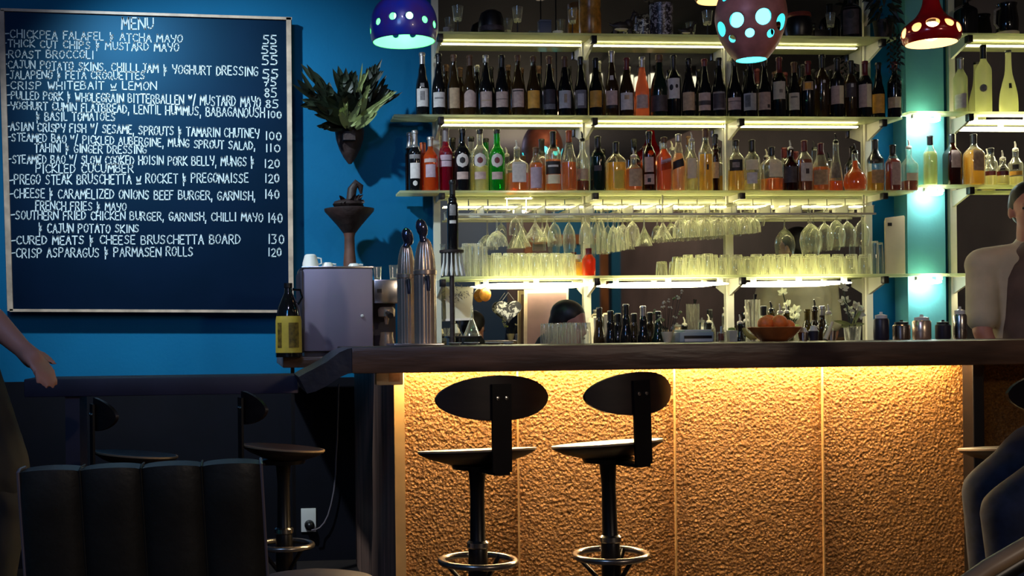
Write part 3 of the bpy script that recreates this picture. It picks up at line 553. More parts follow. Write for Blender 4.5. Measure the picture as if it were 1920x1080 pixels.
spirit(836, 241, 27, 'verm', 'crimson', 'crimson bottle with grey cap and lilac label beside the black vermouth', 'capgrey', 266, [(292, 314, 'llilac', mk(.5, .56, 1, 'ldark'))], liq='red', liqy=284)
rl = lambda mm: [(289, 316, 'lwhite', {'half': .82, 'round': True, 'mark': (.28, .72, .42, mm, 0, True)}), (324, 338, 'lpink', {'half': .75})]
spirit(867, 242, 32, 'verm', 'wine', 'black vermouth bottle with round white badge label', 'black', 250, rl('lblack'), sq=2.0)
spirit(900, 243, 33, 'verm', 'bottleclear', 'clear vermouth bottle with round badge between black and green ones', 'black', 251, rl('capred'), liq='pale', liqy=312)
spirit(932, 243, 30, 'verm', 'bottlegreen', 'bright green vermouth bottle with round white badge', 'black', 251, rl('capred'))
spirit(969, 263, 43, 'squat', 'bottleclear', 'wide clear bottle with white label, pourer and a little amber left', labels=[(306, 344, 'lwhite', {'half': .6})], liq='amber', liqy=326, pour='capwhite', sq=3.5)
spirit(1005, 277, 27, 'squat', 'bottleclear', 'small amber bottle with pale label and copper cap', 'capbrown', 286, [(315, 354, 'llilac', {'half': .9})], liq='amber', liqy=306)
spirit(1037, 247, 32, 'spirit', 'bottleclear', 'whisky bottle with wide black label over white one', 'black', 278, [(304, 328, 'lblack', {'half': 1.1, 'mark': (.55, .7, .6, 'lwhite')}), (329, 346, 'lcream', {'half': 1.0})], liq='amber', liqy=300)
spirit(1067, 245, 29, 'slope', 'bottleclear', 'amber bottle with tall red-orange cap', 'caporange', 267, liq='amber', liqy=305)
spirit(1092, 247, 26, 'spirit', 'bottleclear', 'clear bottle with dark pourer in front of the second upright', labels=[(318, 338, 'ltan', {'half': .9})], liq='brown', liqy=340, pour='black')
spirit(1121, 256, 30, 'spirit', 'winegreen', 'blackish green bottle without label past the second upright', 'black', 288, [(312, 322, 'ldark', {'half': .5})])
spirit(1155, 267, 37, 'squat', 'bottleclear', 'wide clear bottle of yellow liqueur with thin black stopper', 'black', 288, [(322, 356, 'lyellow', {'half': .5})], liq='gold', liqy=306, sq=3)
spirit(1188, 278, 32, 'squat', 'bottleclear', 'stubby amber brown bottle with clear pourer', labels=[(318, 351, 'ltan', {'half': .85})], liq='amber', liqy=316, pour='capwhite', sq=2.6)
spirit(1217, 247, 26, 'bord', 'brownglass', 'dark brown bottle with two beige labels stacked', 'black', 262, [(296, 324, 'lpink', {'half': .7}), (328, 347, 'lpink', {'half': .8, 'mark': (.2, .6, .3, 'lblack')})], liq='brown', liqy=300)
spirit(1245, 258, 27, 'spirit', 'bottleclear', 'square amber whisky bottle with slanting pale band', 'capbrown', 268, [(300, 307, 'llilac', {'half': .72, 'tilt': .008}), (304, 320, 'brown', {'half': .7, 'tilt': .006})], liq='orange', liqy=280, sq=4)
spirit(1272, 252, 26, 'slope', 'bottleclear', 'pinkish bottle with slanting black label', 'capclear', 266, [(301, 316, 'lblack', {'half': .95, 'tilt': .010})], liq='pinkish', liqy=288)
spirit(1297, 248, 24, 'spirit', 'bottleclear', 'slim clear bottle of pale liquor with pourer beside slanting-label bottle', labels=[(298, 336, 'lcream', {'half': .75})], liq='pale', liqy=330, pour='capwhite')
spirit(1323, 242, 27, 'spirit', 'bottleclear', 'pale gold bottle with dark cork and small insect mark', 'capbrown', 258, [(310, 320, 'lblack', {'half': .15, 'off': .3})], liq='gold', liqy=290)
spirit(1341, 252, 16, 'bord', 'brownglass', 'narrow dark bottle with tan label against the cyan pendant upright', 'black', 270, [(305, 335, 'ltan')], Y=6.13)
spirit(1380, 263, 32, 'spirit', 'bottleclear', 'gold whisky bottle with black square label past the third upright', 'black', 274, [(301, 322, 'lblack', {'half': .85, 'mark': (.3, .75, .5, 'lgrey')})], liq='gold', liqy=320)
spirit(1410, 263, 30, 'spirit', 'bottleclear', 'clear bottle with tall rounded black cap', 'black', 285, [(301, 320, 'lcream', {'half': .85}), (325, 346, 'lwhite', {'half': .7})], liq='pale', liqy=338)
spirit(1447, 276, 40, 'squat', 'bottleclear', 'broad clear bottle with ball-like black stopper and tan label', 'black', 292, [(300, 334, 'lcream', {'half': .62})], liq='amber', liqy=336, sq=3.2)
spirit(1482, 264, 32, 'squat', 'brownglass', 'dark brown bottle with charcoal label and pale pourer', labels=[(314, 344, 'ldark', {'half': .8})], liq='brown', liqy=305, pour='capwhite')
spirit(1508, 264, 27, 'spirit', 'bottleclear', 'whiskey bottle with tall white label bearing dark arch', 'capred', 284, [(307, 341, 'lwhite', {'half': .85, 'mark': (.4, .68, .28, 'ldark')})], liq='brown', liqy=300, sq=3.5)
spirit(1539, 269, 31, 'slope', 'bottleclear', 'amber bottle with red cap and wide tan label', 'capred', 290, [(320, 348, 'ltan', {'half': 1.0})], liq='amber', liqy=314)
spirit(1567, 251, 27, 'cone', 'bottleclear', 'tapered clear bottle with tall black pourer and orange dregs', labels=[(305, 335, 'lgrey', {'half': .8})], liq='orange', liqy=340, pour='black')
spirit(1603, 270, 44, 'ball', 'bottleclear', 'round-bellied decanter bottle of orange liquor with black pourer', liq='orange', liqy=302, pour='black')
spirit(1641, 262, 29, 'squat', 'bottleclear', 'green gold bottle with dark shoulder and dark foot by the last upright', 'black', 305, [(320, 345, 'ltan', {'half': .9})], liq='gold', liqy=322, sq=3)
spirit(1674, 272, 25, 'squat', 'bottleclear', 'small square reddish bottle past the last upright', 'black', 292, [(305, 348, 'lpink', {'half': .6})], liq='red', liqy=298, sq=5)
spirit(1704, 262, 29, 'squat', 'bottleclear', 'square clear bottle with beige label at the very end by the pillar', labels=[(326, 340, 'lcream', {'half': .75})], liq='brown', liqy=340, pour='capwhite', sq=4)
G2 = 'bottles on the shelves beyond the pillar'
spirit(1744, 255, 26, 'spirit', 'bottleclear', 'clear bottle of pale yellow liquor with black cap against the teal pillar', 'black', 272, liq='pale', liqy=285, zs=ZR[2], Y=6.065, group=G2)
spirit(1785, 252, 29, 'squat', 'brownglass', 'dark red square-shouldered bottle with reddish label beyond the pillar', 'black', 268, [(283, 316, 'lpink', {'half': .6})], liq='red', liqy=280, zs=ZR[2], sq=4.5, group=G2)
spirit(1826, 252, 33, 'squat', 'bottleclear', 'pale olive square bottle with tan label beyond the pillar', 'black', 270, [(283, 322, 'ltan', {'half': .6})], liq='gold', liqy=282, zs=ZR[2], sq=4.5, group=G2)
spirit(1858, 278, 24, 'squat', 'bottleclear', 'small clear bottle with black-rimmed stopper and red band beside square bottles', 'black', 286, [(322, 330, 'capred', {'half': 1.0})], liq='pale', liqy=330, zs=ZR[2], group=G2, Y=6.11)
spirit(1880, 283, 24, 'squat', 'bottleclear', 'clear bottle with tiny pourer and red band near bartender head', labels=[(322, 330, 'capred', {'half': 1.0}), (312, 320, 'lblack', {'half': .4})], liq='pale', liqy=330, pour='capwhite', zs=ZR[2], group=G2, Y=6.045)
spirit(1904, 266, 27, 'squat', 'bottleclear', 'clear bottle with tall pale pourer just above bartender head', labels=[(322, 330, 'lgold', {'half': 1.0}), (310, 319, 'lblack', {'half': .4})], liq='pale', liqy=332, pour='capwhite', zs=ZR[2], group=G2, Y=6.08)
spirit(1801, 109, 26, 'spirit', 'frosted', 'shorter frosted vodka bottle with clear neck and slanted white label', 'capclear', 130, [(178, 205, 'lwhite', {'half': .9, 'tilt': .004})], zs=ZR[1], Y=6.06, group=G2)
spirit(1844, 85, 30, 'spirit', 'frosted', 'tall frosted vodka bottle with black cap and grey bird print', 'black', 111, [(160, 175, 'lgrey', {'half': .45, 'round': True})], zs=ZR[1], Y=6.06, group=G2)
spirit(1891, 95, 34, 'teardrop', 'frosted', 'frosted teardrop vodka bottle with a dark speck', 'black', 98, [(158, 168, 'lblack', {'half': .2, 'off': .25})], zs=ZR[1], Y=6.06, group=G2)
# ------------------------------------------------------------------ topmost shelf ornaments
Y1 = 6.085; Z1 = ZS[0]
def stem_cup(px, top, stemtop, w, lab, Y=Y1, zs=None):
    zs = Z1 if zs is None else zs; m = mpp(px, Y); R = w * m / 2; H = Zat(px, top, Y) - zs; hs = Zat(px, stemtop, Y) - zs
    t = thing('shot_glass', lab, 'glass', (Xat(px, Y, top), Y, zs + .0005), 0, 'small stemmed glasses on the topmost shelf')
    link('stem', lathe([(R * .7, 0), (R * .7, .003), (.004, .006), (.003, hs), (.0005, hs + .001)], 16), 'black', t)
    link('bowl', lathe([(R * .62, hs), (R * .72, hs + .004), (R * .85, hs + (H - hs) * .5), (R, H)], 20), 'glass', t)
    link('thick_base', lathe([(R * .55, hs + .002), (R * .64, hs + .004), (R * .66, hs + .016), (.001, hs + .018)], 16), 'glassbright', t)
stem_cup(858, 12, 40, 21, 'small clear shot glass on dark stem nearest the green-lit pendant')
stem_cup(970, 14, 42, 20, 'small clear shot glass on dark stem between black hat and blue block')
stem_cup(1073, 16, 45, 18, 'small clear shot glass on dark stem next to the amber jar')
stem_cup(1326, 21, 47, 20, 'small clear stemmed glass beside the cyan pendant')
stem_cup(1557, 25, 52, 17, 'small pale glass on dark stem beside the big dark bottle')
def loc_thing(name, lab, cat, px, Y, zs, group=None): return thing(name, lab, cat, (Xat(px, Y, 60), Y, zs + .0005), 0, group)
k = mpp(920, Y1)
t = loc_thing('bowler_hat', 'black felt hat resting on the topmost shelf', 'hat', 921, Y1, Z1)
link('brim', lathe([(.066, .002), (.072, .006), (.070, .010), (.060, .012)], 28, capt=True), 'black', t)
link('crown', lathe([(.062, .010), (.064, .03), (.062, .075), (.052, .108), (.03, .122), (.001, .125)], 28, capb=False), 'black', t)
link('hat_band', lathe([(.0645, .014), (.0662, .020), (.0662, .034), (.0645, .038)], 28, capb=False), 'ldark', t)
t = loc_thing('tin_box', 'small dull blue box on the topmost shelf', 'box', 1021, Y1, Z1); M['dullblue'] = pbr('dull_blue_tin', (.05, .07, .12), .5)
link('box_body', bx(-.030, .030, -.025, .025, 0, .066, .003), 'dullblue', t); link('box_lid', bx(-.031, .031, -.026, .026, .066, .076, .003), 'dullblue', t)
t = loc_thing('tea_dish', 'low white dish beside the blue box', 'dish', 1046, Y1, Z1)
link('dish_body', lathe([(.016, 0), (.024, .012), (.027, .022), (.025, .022), (.018, .010), (.001, .006)], 24), 'white', t); link('dish_foot', lathe([(.018, 0), (.017, .005)], 20), 'white', t)
t = loc_thing('cup', 'small pale cup at the green pendant end of the topmost shelf', 'cup', 838, Y1, Z1)
link('cup_bowl', lathe([(.012, 0), (.017, .010), (.020, .034), (.018, .034), (.014, .010), (.001, .006)], 20), 'lgrey', t); bm = bmesh.new(); tube(bm, [(.018, 0, .028), (.030, 0, .026), (.030, 0, .012), (.016, 0, .010)], .003, 6); link('handle', bm, 'lgrey', t)
t = loc_thing('storage_jar', 'amber ribbed glass jar on the topmost shelf by the second upright', 'jar', 1107, Y1, Z1)
link('jar_body', lathe([(.050, 0), (.054, .008), (.054, .11), (.050, .135), (.052, .15), (.052, .19), (.04, .20)], 28, capt=True), 'jam', t); link('jar_lid', lathe([(.050, .20), (.052, .204), (.052, .225), (.001, .228)], 28), 'capbrown', t)
def critter(px, L, Hh, lab, face):
    t = loc_thing('animal_figurine', lab, 'figurine', px, Y1, Z1); bm = bmesh.new(); s = L / .13
    def e(x, z, rx, rz, ry=None, a=0): blob(bm, (x * s * face, 0, z * s), (rx * s, (ry or rx * .7) * s, rz * s), Matrix.Rotation(a * face, 3, 'Y'))
    e(-.01, .050, .048, .024, .022); e(.030, .062, .022, .026, .018, -.5); e(.050, .092, .012, .030, .012, .4); e(.062, .112, .018, .012, .011); e(.074, .108, .010, .007, .007)
    e(.056, .126, .004, .010, .004); e(-.058, .055, .020, .008, .008, .6)
    for x in (.030, .040, -.035, -.045): e(x, .022, .007, .024, .007)
    link('figure_body', baked(bm, .0035), 'figure', t); bm = bmesh.new(); blob(bm, (-.01 * s * face, -.006 * s, .034 * s), (.036 * s, .014 * s, .009 * s)); link('pale_belly', bm, 'lcream', t)
M['figure'] = pbr('figurine_dark', (.022, .016, .014), .5, var=.4, vscale=30)
critter(1168, .135, .12, 'dark crouching animal figurine with pale belly and legs', 1)
critter(1288, .085, .08, 'smaller dark animal figurine beside the marbled vase', 1)
def speck(name, a, b, sc):
    m, nt, out = _nt(name); N = nt.nodes; L = nt.links; p = N.new('ShaderNodeBsdfPrincipled'); p.inputs['Roughness'].default_value = .35; L.new(p.outputs[0], out.inputs[0]); tc = N.new('ShaderNodeTexCoord'); n = N.new('ShaderNodeTexNoise'); n.inputs['Scale'].default_value = sc; n.inputs['Distortion'].default_value = 1
    L.new(tc.outputs['Object'], n.inputs['Vector']); c = N.new('ShaderNodeValToRGB'); c.color_ramp.elements[0].position = .5; c.color_ramp.elements[1].position = .56; c.color_ramp.elements[0].color = (*a, 1); c.color_ramp.elements[1].color = (*b, 1); L.new(n.outputs[0], c.inputs[0]); L.new(c.outputs[0], p.inputs['Base Color']); return m
M['speckled'] = speck('speckled_glaze', (.02, .018, .02), (.62, .60, .50), 70); M['marbled'] = speck('marbled_glaze', (.02, .016, .022), (.34, .31, .36), 55)
t = loc_thing('speckled_mug', 'black and white speckled mug leaning on the marbled vase', 'mug', 1207, Y1, Z1)
link('mug_body', lathe([(.026, 0), (.030, .004), (.033, .085), (.030, .085), (.027, .008), (.001, .007)], 26), 'speckled', t); bm = bmesh.new(); tube(bm, [(-.031, 0, .07), (-.046, 0, .064), (-.047, 0, .03), (-.030, 0, .02)], .004, 8); link('handle', bm, 'speckled', t)
t = loc_thing('marbled_vase', 'tall black and grey marbled vase on the topmost shelf', 'vase', 1240, Y1, Z1)
link('vase_body', lathe([(.056, 0), (.058, .005), (.059, .155), (.060, .165), (.056, .165), (.053, .01), (.001, .008)], 30), 'marbled', t)
t = loc_thing('cooking_pot', 'dark round pot with dull red lid on the topmost shelf', 'pot', 1497, Y1, Z1)
link('pot_body', lathe([(.050, 0), (.062, .008), (.070, .045), (.066, .085), (.058, .105)], 30, capt=True), 'black', t); M['dullred'] = pbr('dull_red_enamel', (.20, .035, .022), .4); link('lid', lathe([(.060, .105), (.064, .112), (.060, .128), (.02, .136), (.001, .137)], 30), 'dullred', t)
bm = bmesh.new(); tube(bm, [(.064, 0, .080), (.088, 0, .078), (.088, 0, .060), (.068, 0, .058)], .006, 8); link('handle', bm, 'black', t)
t = loc_thing('keg_tap', 'small dark block-shaped ornament between red-lidded pot and big bottle', 'ornament', 1540, 6.125, Z1)
link('block', bx(-.045, .045, -.02, .02, 0, .055, .004), 'black', t); link('knob', lathe([(.012, .055), (.016, .068), (.010, .085), (.001, .09)], 16), 'black', t)
bottle(1597, -14, 40, Z1, Y1, 'verm', 'wine', 'big dark bottle with pale hooded label on the topmost shelf', 'black', 10, [(16, 68, 'ldark', {'half': .8, 'mark': (.55, .85, .4, 'lblack', 0, True)})], name='spirit_bottle')
bottle(1812, -8, 37, ZR[0], Y1, 'squat', 'wine', 'big black square-shouldered bottle on the topmost shelf beyond the pillar', 'black', 6, sq=4, name='spirit_bottle')
t = thing('glass_jug', 'dark jug with a pale handle at the end of the topmost shelf', 'jug', (Xat(1888, Y1, 40), Y1, ZR[0] + .0005))
link('jug_body', lathe([(.045, 0), (.052, .01), (.056, .08), (.045, .15), (.05, .17)], 28, capt=True), 'wine', t); bm = bmesh.new(); tube(bm, [(-.045, -.01, .145), (-.075, -.015, .13), (-.078, -.015, .06), (-.055, -.01, .04)], .006, 8); link('handle', bm, 'lgrey', t); link('pale_base', lathe([(.054, .0), (.0575, .003), (.0575, .018), (.054, .02)], 28), 'lcream', t)
# trailing plant at the last upright
def leaf_blade(bm, a, b, w, curl=(0, 0, 0), n=7, mi=0):
    a, b, curl = Vector(a), Vector(b), Vector(curl); d = (b - a); s = d.cross(Vector((0, 1, .15))).normalized(); rows = []
    for i in range(n + 1):
        u = i / n; c = a + d * u + curl * (u * u); ww = w * (math.sin(PI * min(1, .12 + u * .88)) ** .7) * (1 - u * .3) * .5; rows.append([bm.verts.new(c - s * ww), bm.verts.new(c + Vector((0, ww * .5, 0))), bm.verts.new(c + s * ww)])
    for p, q in zip(rows, rows[1:]):
        for k in range(2): bm.faces.new((p[k], p[k + 1], q[k + 1], q[k])).material_index = mi
t = thing('trailing_plant', 'dark trailing plant hanging over the pillar end of the topmost shelf', 'plant', (Xat(1656, 6.06, 60), 6.06, Z1 + .0005))
link('pot', lathe([(.04, 0), (.05, .08), (.053, .09), (.046, .09), (.044, .06), (.001, .055)], 24), 'bark', t)
bm = bmesh.new(); rnd = random.Random(3)
for i in range(90):
    a = rnd.uniform(0, 2 * PI); r = rnd.uniform(.02, .07); z = rnd.uniform(.08, .34); o = Vector((r * math.cos(a), r * math.sin(a) * .6 - .01, z)); leaf_blade(bm, o, o + Vector((math.cos(a) * .05, math.sin(a) * .03, rnd.uniform(-.06, .03))), .022, (0, 0, -.02), 4)
link('foliage', bm, 'leaf', t, recalc=False)
for j, (dx, ln) in enumerate(((-.02, .20), (.015, .30), (.035, .17))):
    bm = bmesh.new(); pts = [(dx * .4, -.045, .088), (dx * .7, -.075, .075), (dx, -.098, 0.0), (dx + .006, -.098, -ln * .5), (dx - .004, -.098, -ln)]; tube(bm, pts, .0016, 5)
    for i in range(int(ln / .016)):
        z = -i * .016; o = Vector((dx, -.099, z)); sd = 1 if i % 2 else -1; leaf_blade(bm, o, o + Vector((sd * .022, -.006, -.012)), .014, (0, 0, -.006), 3)
    link('trailing_stem', bm, 'leaf', t, recalc=False)
# ================================================================== HANGING GLASS RACK
RZ = Zat(1090, 403, 6.05)
rk = thing('glass_rack', 'metal glass rack of slim rails under the spirits shelf', 'rack', (Xat(1200, 6.05), 6.05, RZ)); rx = rk.location.x
x0, x1 = Xat(850, 6.03), Xat(1640, 6.03)
for yy in (-.034, .085): link('rail', bx(x0 - rx, x1 - rx, yy - .004, yy + .004, -.005, .005, .002), 'whitemetal', rk, smooth=False)
for x in (x0 + .02, (x0 + x1) / 2, x1 - .02): link('hanger', bx(x - rx - .004, x - rx + .004, .05, .058, .005, ZS[2] - .013 - RZ), 'whitemetal', rk, smooth=False)
HX = []
GP = {'wine': [(1, 0), (1.04, .04), (1.0, .22), (.86, .38), (.55, .50), (.16, .56)], 'balloon': [(.80, 0), (.98, .16), (1.05, .28), (.92, .44), (.52, .56), (.14, .62)], 'martini': [(1, 0), (.96, .02), (.5, .25), (.12, .46)], 'coupe': [(1, 0), (1.02, .06), (.85, .22), (.42, .34), (.12, .38)], 'flute': [(.86, 0), (1, .2), (.95, .42), (.6, .62), (.2, .70)]}
def hang(px, rim, w, kind, lab, Y=6.06, group=None, foot=None, mat='glass'):
    m = mpp(px, Y); R = w * m / 2; zr = Zat(px, rim, Y); zf = RZ + .050; H = zf - zr; HX.append(Xat(px, Y, rim))
    t = thing('wine_glass' if kind in ('wine', 'balloon') else kind + '_glass', lab, 'glass', (Xat(px, Y, rim), Y, zr), 0, group); g = GP[kind]
    link('bowl', lathe([(r * R, z * H) for r, z in g], 26, capb=False), mat, t)
    zt = g[-1][1] * H; link('stem', lathe([(g[-1][0] * R, zt), (.0035, zt + .012), (.0032, H - .006), (.008, H - .002)], 12, capb=False), 'glassbright', t)
    link('foot', lathe([(.006, H - .003), (.030, H - .0005), (.033, H + .0015), (.030, H + .0025), (.001, H + .004)], 24, capb=False), 'glassbright', t)
gm = 'stemmed glasses hanging from the rack'
hang(932, 462, 40, 'coupe', 'wide coupe glass hanging lowest at the beer tower end of the rack', 6.08, gm, mat='glassbright')
hang(978, 463, 36, 'martini', 'cone-shaped hanging glass at the rear next to the wide end coupe', 6.14, gm)
hang(966, 441, 22, 'wine', 'short hanging wine glass next after the wide end coupe', 6.035, gm)
hang(1004, 446, 40, 'martini', 'broad bright cone glass hanging in the first cluster', 6.06, gm, mat='glassbright')
hang(1026, 452, 36, 'martini', 'cone glass hanging behind the broad bright one', 6.15, gm)
hang(1040, 462, 26, 'wine', 'curved hanging wine glass ending the first cluster', 6.04, gm)
hang(1067, 474, 23, 'balloon', 'greenish balloon glass hanging alone over the end of tumbler row', 6.05, gm)
hang(1098, 458, 24, 'wine', 'slim hanging wine glass in front of the second upright', 6.05, gm)
hang(1115, 476, 18, 'flute', 'narrow flute hanging just past the second upright', 6.11, gm)
hang(1127, 470, 19, 'flute', 'narrow flute hanging second past the second upright', 6.17, gm)
for i, p in enumerate((1140, 1150, 1160, 1168)): hang(p, 474 - 2 * i, 22, 'wine', 'clear wine glass in the tight bunch hanging past the second upright', (6.035, 6.105, 6.17, 6.04)[i], 'tight bunch of hanging wine glasses', mat='glassbright' if i % 2 else 'glass')
hang(1186, 462, 26, 'balloon', 'large bright balloon glass hanging beside the tight bunch', 6.12, gm, mat='glassbright')
hang(1208, 461, 30, 'martini', 'single cone glass hanging before the reflected timber beam', 6.06, gm)
hang(1243, 448, 36, 'martini', 'big thick-rimmed cone glass at the head of the dense middle bunch', 6.055, gm, mat='glassbright')
for r_, (Y_, o_) in enumerate(((6.035, 1274), (6.103, 1283), (6.168, 1291))):
    for i in range(6): hang(o_ + i * 24.6, 446 - i * 1.6 - r_, 23.5, 'wine', 'clear stemmed glass in the dense bunch hanging by the third upright', Y_, 'dense bunch of glasses by the third upright', mat='glass' if r_ == 1 else 'glassbright')
hang(1424, 424, 20, 'balloon', 'rounded hanging glass at the end of the dense bunch', 6.05, gm)
hang(1520, 478, 37, 'balloon', 'large thin balloon glass hanging lowest over the long tumbler row', 6.05, gm)
hang(1546, 470, 32, 'balloon', 'tall balloon glass hanging behind the lowest one', 6.14, gm)
hang(1568, 462, 32, 'balloon', 'balloon glass hanging third from the last upright', 6.045, gm)
hang(1589, 462, 30, 'balloon', 'warm-tinted balloon glass hanging second from the last upright', 6.145, gm)
hang(1616, 462, 28, 'balloon', 'balloon glass hanging against the last upright', 6.05, gm)
for i in range(16):
    x = max((x0 + (x1 - x0) * (i + .1 + .8 * q / 24) / 16 for q in range(25)), key=lambda v: min(abs(v - h) for h in HX)) - rx
    bm = bx(x - .002, x + .002, -.036, .130, .005, .042); box(bm, (x, .047, .043), (.010, .166, .003)); link('slat', bm, 'whitemetal', rk, smooth=False)
# ================================================================== TUMBLERS ON THE LOWEST SHELF
def tumbler(px, top, w, zs, Y, lab, group, mat='glassbright', taper=.84):
    m = mpp(px, Y); R = w * m / 2; H = Zat(px, top, Y) - zs; t = thing('tumbler', lab, 'glass', (Xat(px, Y, 490), Y, zs + .0005), 0, group)
    link('glass_wall', lathe([(R, 0), (R * .985, H * .3), (R * taper, H * .97), (R * taper * .93, H)], 22, capb=False), mat, t)
    link('thick_base', lathe([(R * taper * .9, H - .010), (R * taper * .95, H - .001), (.001, H - .0005)], 20), 'glassbright', t)
for i, p in enumerate((874, 886, 898, 909)): tumbler(p, 457 if i < 3 else 462, 17 if i < 3 else 12, ZS[3], 6.06 + .03 * (i % 2), 'tall clear beaker in the group before the leaning picture, beside the tap tower', 'tall beakers by the tap tower', taper=.9)
L1 = 'upturned clear tumbler in the tight row at the orange bottles end'
for i in range(7): tumbler(939 + i * 21.5, 476 + (i == 0) * 4, 24, ZS[3], 6.055, L1, 'upturned tumblers before the orange bottles')
for i in range(7): tumbler(931 + i * 22, 475, 23, ZS[3], 6.12, L1, 'upturned tumblers before the orange bottles')
bottle(1083, 478, 19, ZS[3], 6.10, 'squat', 'bottleclear', 'small yellow amber bottle on the tumbler shelf', 'capwhite', 486, liq='gold', liqy=492, name='spirit_bottle')
bottle(1103, 466, 26, ZS[3], 6.055, 'squat', 'orangeglass', 'small glowing orange bottle with red stopper on the tumbler shelf', 'capred', 478, liq='orange', liqy=490, name='spirit_bottle')
L2 = 'upturned ribbed tumbler in the short row below the dense glass bunch'
for i in range(5): tumbler(1277 + i * 25, 484 - (i == 2) * 8, 23, ZS[3], 6.055, L2, 'upturned tumblers below the dense bunch')
for i in range(5): tumbler(1290 + i * 23, 478, 22, ZS[3], 6.12, L2, 'upturned tumblers below the dense bunch')
L3 = 'upturned ribbed tumbler in the long row between the third and last uprights'
for i in range(9): tumbler(1405 + i * 27, 482 - (i % 3) * 1.5, 25.5, ZS[3], 6.055, L3, 'upturned tumblers in the long row')
for i in range(9): tumbler(1418 + i * 25.5, 477, 24, ZS[3], 6.12, L3, 'upturned tumblers in the long row')
for i, p in enumerate((1641, 1650)): tumbler(p, 452 + i * 3, 13, ZS[3], 6.08 + .03 * i, 'tall grey beaker stack beside the cream chopping board', 'tall beakers by the chopping board', mat='glass')
t = thing('chopping_board', 'cream chopping board with a handle hole standing on the lowest shelf', 'board', (Xat(1679, 6.10, 460), 6.10, ZS[3] + .0005)); k = mpp(1679, 6.10)
bm = bmesh.new(); hw, H = 19 * k, Zat(1679, 404, 6.10) - ZS[3]
a = [(-hw, 0), (hw, 0), (hw, H * .98), (hw * .9, H), (-hw * .9, H - .012), (-hw, H - .03)]
bm = prism([(x, 0, z) for x, z in a], (0, .014, 0)); M['cream'] = pbr('cream_board', (.62, .52, .34), .5, var=.1); link('board', bm, 'cream', t, smooth=False); link('hole', bx(-hw * .78, -hw * .35, -.001, .0, H - .055, H - .038), 'black', t)
